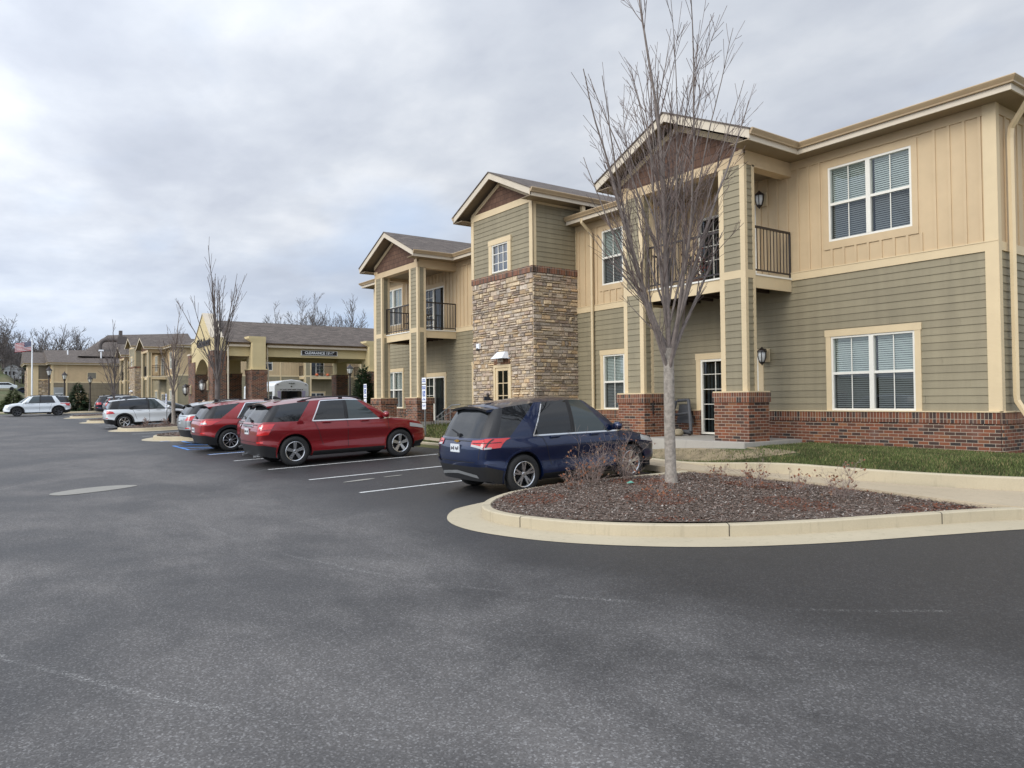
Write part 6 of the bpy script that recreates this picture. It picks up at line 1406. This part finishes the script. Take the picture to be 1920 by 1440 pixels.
# broad waves; the hoist is at the pole
for i in range(nx):
    for j in range(13):
        a0,a1,b0,b1=i/nx,(i+1)/nx,j/13,(j+1)/13; c=(nvy if (a0<.42 and j<7) else (red if j%2==0 else wht)); fm.face([fp(a0,b0),fp(a1,b0),fp(a1,b1),fp(a0,b1)],0,c)
for r_ in range(5):
    for k in range(6 if r_%2==0 else 5):
        a=.035+.068*k+(0 if r_%2==0 else .034); b=.05+.098*r_; q=Vector(fp(a,b)); s=.022; fm.face([(q.x-.02,q.y-s,q.z-s),(q.x-.02,q.y+s,q.z-s),(q.x-.02,q.y+s,q.z+s),(q.x-.02,q.y-s,q.z+s)],0,wht)
FL=attrmat('flag_cloth',.8); o=fm.build('flag',FL,org=(fx,fy,ft)); tag(o,'American flag, red and white stripes with blue canton, blowing to the left of the pole','flag')
# shuttle bus under the canopy, rear towards us
BX,BY=45.95,-15.87; root=empty('shuttle_bus',(BX+3,BY,.42),'white shuttle bus waiting beyond the canopy, seen from behind','bus')
m_=MB(); hw=1.12; z0,z1=.75,2.86; sec=[(-hw,z0),(hw,z0),(hw*1.0,1.6),(hw*.97,z1-.12),(hw*.86,z1),(hw*.5,z1+.16),(0,z1+.23),(-hw*.5,z1+.16),(-hw*.86,z1),(-hw*.97,z1-.12),(-hw,1.6)]
m_.prism([(BY+a,b) for a,b in sec],BX,BX+6.5,'x'); body=m_.build('body',paint('bus_white',(.78,.80,.82),0,.4),root,bevel=.05)
m_=MB()
def rrect(y0,y1,z0,z1,r,x,mb,mi=0,th=.02):
    P_=[]; 
    for (cy,cz,a0) in ((y1-r,z1-r,0),(y0+r,z1-r,90),(y0+r,z0+r,180),(y1-r,z0+r,270)):
        for k in range(5): a=math.radians(a0+k*22.5); P_.append((cy+r*math.cos(a),cz+r*math.sin(a)))
    mb.prism(P_,x-th,x,'x',mi)
rrect(BY-.62,BY+.66,1.66,2.38,.08,BX-.002,m_); m_.build('rear_window',CGL,body)
m_=MB(); 
for k in range(4):
    m_.box(BX+.35+k*1.4,BX+1.45+k*1.4,BY+hw-.01,BY+hw+.02,1.45,2.35)
m_.build('side_window',CGL,body)
m_=MB(); rrect(BY-.95,BY+.95,2.50,2.60,.03,BX-.001,m_,0,.004); m_.prism([(BY+.70,2.38),(BY+.90,2.38),(BY+.86,2.0),(BY+.70,1.80)],BX-.012,BX-.001,'x',1); m_.prism([(BY-.66,2.38),(BY-.88,2.38),(BY-.84,2.0),(BY-.66,1.80)],BX-.012,BX-.001,'x',1)
for k in range(34):
    if k%7!=3: a=BY+.72-k*.043; m_.box(BX-.013,BX-.001,a-.014,a+.012,2.44,2.44+rnd.uniform(.03,.055),2)
m_.build('livery',[SIGNW,flat('lilac_vinyl',(.50,.47,.66),.5,var=0),flat('livery_ink',(.08,.05,.09),.6,var=0)],body)
m_=MB()
for a,z in ((0,2.86),(.13,2.86),(-.13,2.86),(.88,2.78),(-.90,2.78)): m_.box(BX-.03,BX,BY+a-.045,BY+a+.045,z-.018,z+.018)
m_.lathe([(0,-.03),(.04,-.02),(.04,0)],(BX,BY+.02,2.66),'x',10); 
for a in (.88,-.92): m_.lathe([(0,-.03),(.085,-.02),(.085,0)],(BX,BY+a,1.62),'x',12)
m_.build('marker_light',PLAST,body); m_=MB()
for dx in (1.2,5.0):
    for s_ in (-1,1): m_.lathe([(0,s_*.0),(.40,0),(.40,s_*-.24),(0,s_*-.24)],(BX+dx,BY+s_*(hw+.01),.80),'y',18)
m_.build('wheel',TYRE,root); E_=Vector(EYE); root.location=E_+(root.location-E_)*1.077; root.scale=(1.077,)*3
# ------- porch furniture
def wire_chair(x,y,z,rz,label):
    root=empty('patio_chair',(x,y,z),label,'chair','black wrought-iron patio furniture',rz); LOCAL.add(root.name); m_=MB(); r_=.009
    def arc(c,rr,a0,a1,n=10,sx=1.): return [(c[0]+rr*sx*math.cos(a0+(a1-a0)*i/n),c[1],c[2]+rr*math.sin(a0+(a1-a0)*i/n)) for i in range(n+1)]
    b=arc((0,-.22,.72),.20,-.6,PI+.6,14); m_.tube([(-.19,-.20,.45)]+b[::-1]+[(.19,-.20,.45)],.012,5)
    for i in range(-2,3): m_.tube([(i*.065,-.21,.46),(i*.075,-.22,.70+.17*math.cos(i*.5))],.006,4)
    m_.build('backrest',DARKM,root); m_=MB(); m_.lathe([(0,.445),(.20,.445),(.21,.46),(.20,.47),(0,.47)],(0,0,0),'z',14); m_.build('seat',DARKM,root)
    for sx in (-1,1):
        for sy in (-1,1): m_=MB(); m_.tube([(sx*.15,sy*.15,.45),(sx*.17,sy*.17,.2),(sx*.20,sy*.20,0)],.011,5); m_.build('leg',DARKM,root)
def wire_table(x,y,z,label,rr=.38):
    root=empty('patio_table',(x,y,z),label,'table','black wrought-iron patio furniture'); LOCAL.add(root.name); m_=MB(); m_.lathe([(0,.70),(rr,.70),(rr+.012,.712),(rr,.725),(0,.725)],(0,0,0),'z',22); m_.build('tabletop',DARKM,root)
    for k in range(4): a=k*PI/2+.5; m_=MB(); m_.tube([(rr*.75*math.cos(a),rr*.75*math.sin(a),.70),(.10*math.cos(a),.10*math.sin(a),.36),(rr*.8*math.cos(a),rr*.8*math.sin(a),0)],.011,5); m_.build('leg',DARKM,root)
zb_=4.46
wire_table(27.05,-14.75,zb_,'round iron table on the upper balcony of the far porch, nearer its open end'); wire_chair(26.35,-14.75,zb_,PI/2,'iron chair with a curved back on the far porch balcony, right of the table'); wire_chair(28.0,-14.7,zb_,-PI/2,'iron chair on the far porch balcony, behind the front railing')
wire_chair(25.15,-13.6-.35,.75,2.4,'iron chair on the grass side of the far porch, beside the brick pier'); 
# aluminium step rail at the patio
root=empty('step_railing',(23.6,-14.6,.7),'pale metal step railing beside the far porch, above the navy car roof','railing'); m_=MB()
for k in (0,1):
    y0=-14.15-k*1.2; m_.tube([(24.9,y0,.78),(24.88,y0,1.02),(23.7,y0,1.50),(23.1,y0,1.52)],.022,6); m_.tube([(24.85,y0,.90),(23.6,y0,1.30),(23.1,y0,1.32)],.014,5)
    for t_ in (.15,.4,.65,.9): m_.tube([(24.88-1.2*t_,y0,1.02+.48*t_),(24.88-1.2*t_,y0,.70)],.011,5)
m_.build('handrail',GALV,root)
# stored things on the near patio
root=empty('walker_frame',(13.35,-15.1,.69),'grey folded wheeled frame leaning on the brick base under the near balcony','walker'); m_=MB(); CH=flat('grey_plastic',(.075,.078,.085),.6,var=.1)
m_.tube([(13.05,-14.95,.80),(13.2,-15.1,1.12),(13.42,-15.3,1.62)],.045,8); m_.tube([(13.05,-14.95,.80),(13.5,-15.0,.78),(13.95,-15.1,.86)],.055,8); m_.tube([(13.42,-15.3,1.62),(13.8,-15.32,1.6)],.04,8); m_.tube([(13.3,-15.2,1.28),(13.85,-15.2,1.22)],.035,8); m_.tube([(13.85,-15.3,1.6),(13.95,-15.1,.86)],.04,8); m_.prism([(13.35,1.0),(13.9,1.0),(13.8,1.5),(13.5,1.5)],-15.42,-15.36,'y'); m_.build('frame',CH,root,smooth=False)
for x in (13.12,13.9): m_=MB(); m_.lathe([(0,-.03),(.09,-.03),(.10,0),(.09,.03),(0,.03)],(x,-14.98,.80),'y',14); m_.build('wheel',DARKM,root)
cb=MB(); cb.lathe([(0,.03),(.09,.02),(.14,.07),(.13,.14),(.08,.19),(0,.20)],(13.30,-14.75,.68),'z',14); tag(cb.build('garden_stone',flat('tan_stone',(.33,.28,.19),.9,var=.2,scale=8),smooth=True,org=(13.3,-14.75,.7)),'round tan stone on the patio slab at the foot of the wheeled frame','stone')
root=empty('folded_chair',(14.0,-14.1,.69),'black folded chair standing upright behind the left brick pier of the near porch','chair'); m_=MB()
for dx in (0,.10): m_.tube([(13.52+dx,-14.0,.72),(13.50+dx,-14.02,1.2),(13.47+dx,-14.0,1.60),(13.53+dx,-14.0,1.67)],.035,6)
for z in (.85,1.0,1.3,1.45,1.58): m_.box(13.44,13.68,-14.04,-13.99,z-.02,z+.03)
m_.build('frame',DARKM,root)
# plant pots on balconies
def potplant(x,y,z,label,col,leafc,grp,r_=.14,h=.22,ph=.45,seed=1):
    root=empty('potted_plant',(x,y,z),label,'plant',grp); m_=MB(); m_.lathe([(0,z),(r_*.7,z),(r_,z+h),(r_*1.05,z+h),(r_*.95,z+h*.95),(0,z+h*.93)],(x,y,0),'z',14); m_.build('pot',flat('pot_paint_%02d'%seed,col,.6),root)
    r=np.random.RandomState(seed); n=160; c=np.array([x,y,z+h+ph*.4])+r.randn(n,3)*np.array([r_*.9,r_*.9,ph*.28]); u_=r.randn(n,3); u_/=np.linalg.norm(u_,axis=1)[:,None]; v_=np.cross(u_,r.randn(n,3)); v_/=np.linalg.norm(v_,axis=1)[:,None]; s=.05
    V=np.stack([c-u_*s,c+v_*s*.4,c+u_*s,c-v_*s*.4],1).reshape(-1,3); npmesh('foliage',V,np.arange(n*4).reshape(-1,4),[CONIF],np.array([leafc])*(.5+r.rand(n,1)),parent=root,loc=(x,y,z))
potplant(12.75,-14.75,4.46,'leafy pot plant behind the upper railing of the near porch, left of the sliding door',(.12,.06,.04),(.04,.06,.02),'plants on the balconies',.16,.25,.6,1)
potplant(12.35,-14.5,4.46,'red-tinged pot plant behind the upper railing of the near porch, nearer the corner column',(.10,.05,.03),(.12,.03,.02),'plants on the balconies',.14,.2,.7,2)
def pumpkin(x,y,z,label): m_=MB(); m_.lathe([(0,z),(.13,z+.02),(.19,z+.12),(.15,z+.24),(.03,z+.26),(.03,z+.32),(0,z+.32)],(x,y,0),'z',12); tag(m_.build('pumpkin',flat('pumpkin_skin',(.60,.14,.05),.5) if not bpy.data.materials.get('pumpkin_skin') else bpy.data.materials['pumpkin_skin'],smooth=True,org=(x,y,z)),label,'pumpkin','pumpkins on the courtyard balcony')
pumpkin(76.95,-29.3,4.46,'orange pumpkin on the courtyard balcony edge, left one'); pumpkin(76.95,-30.5,4.46,'orange pumpkin on the courtyard balcony edge, right one')
potplant(77.1,-29.9,4.46,'dark bushy hanging plant between the two pumpkins on the courtyard balcony',(.08,.05,.03),(.03,.05,.02),'plants on the balconies',.22,.3,.8,3)
# far bits
m_=MB(); m_.box(108.4,108.5,-9.75,-7.9,.9,2.75); m_.box(108.36,108.54,-9.8,-9.7,.8,2.85); tag(m_.build('fence_panel',flat('cream_vinyl',(.62,.60,.48),.5),org=(108.4,-8.8,.9)),'plain cream privacy fence panel by the far wall, behind the white SUV tail','fence')
root=empty('utility_cabinet',(105,-7.9,.9),'grey metal utility cabinet against the far building','cabinet'); m_=MB(); m_.box(105,105.5,-8.3,-7.3,.8,3.75,0); m_.build('housing',GALV,root,bevel=.02); m_=MB()
for z in (1.6,2.3,3.0): m_.box(104.97,105.,-8.2,-7.4,z,z+.08)
m_.build('vent',SIGNW,root)
root=empty('hill_house',(250,-9,11),'small white gabled house on the hill behind bare trees','house'); m_=MB(); z=float(H(236,-7))+.2; m_.box(232,240,-8.7,-5.2,z-.8,z+1.9,0); m_.prism([(-9.0,z+1.9),(-4.9,z+1.9),(-6.95,z+3.3)],231.8,240,'x',0); m_.box(231.6,232,-8.9,-7.6,z-.6,z+1.6,0); m_.build('wall',flat('house_white',(.50,.50,.50),.8),root); m_=MB()
for a,b in (((-9.2,z+1.8),(-6.95,z+3.4)),((-6.95,z+3.4),(-4.7,z+1.8))): m_.prism([a,b,(b[0],b[1]+.15),(a[0],a[1]+.15)],231.5,240.2,'x')
m_.build('roof',flat('house_roof',(.16,.15,.15),.9),root)
for a in (-7.4,-6.6,-5.8): m_=MB(); m_.box(231.85,231.95,a,a+.4,z+.4,z+1.3); m_.build('window',DARKIN,root)
for k in range(2):
    x,y=((160.9,-6.8),(157,-3.2))[k]; z=float(H(x,y)); root=empty('distant_car',(x,y,z),('dark blue sedan passing on the hill road','white car on the hill road at the left edge')[k],'car','cars on the hill road'); m_=MB()
    m_.prism([(y-2.2,z+.35),(y+2.3,z+.35),(y+2.3,z+.75),(y+1.4,z+.95),(y+.7,z+1.38),(y-.9,z+1.42),(y-1.8,z+.98),(y-2.2,z+.9)],x-.85,x+.85,'x'); m_.build('body',(P_NAV,P_WHI)[k],root,bevel=.08); m_=MB(); m_.prism([(y+1.15,z+.95),(y+.62,z+1.32),(y-.85,z+1.36),(y-1.5,z+.98)],x-.87,x+.87,'x'); m_.build('window',CGL,root); m_=MB()
    for a in (-1.4,1.45): m_.lathe([(0,-.88),(.32,-.88),(.32,.88),(0,.88)],(x,y+a,z+.32),'x',12)
    m_.build('wheel',TYRE,root)
root=empty('bollard',(43.3,-9.6,.4),'pale slim bollard in front of the canopy corner pier','bollard'); m_=MB(); m_.lathe([(.085,.3),(.085,1.75),(.05,1.82),(0,1.84)],(42.0,-9.75,0),'z',10); m_.build('post',flat('bollard_paint',(.62,.45,.33),.6),root)
root=empty('utility_pole',(170,-7.2,8),'thin dark pole on the distant lawn','pole'); m_=MB(); v=fw+(27-960)/1402*r2-(705-720)/1402*u2; q=Vector(EYE)+v*135; m_.tube([(q.x,q.y,q.z-3.0),(q.x,q.y,q.z)],.09,6); m_.build('post',DARKM,root)
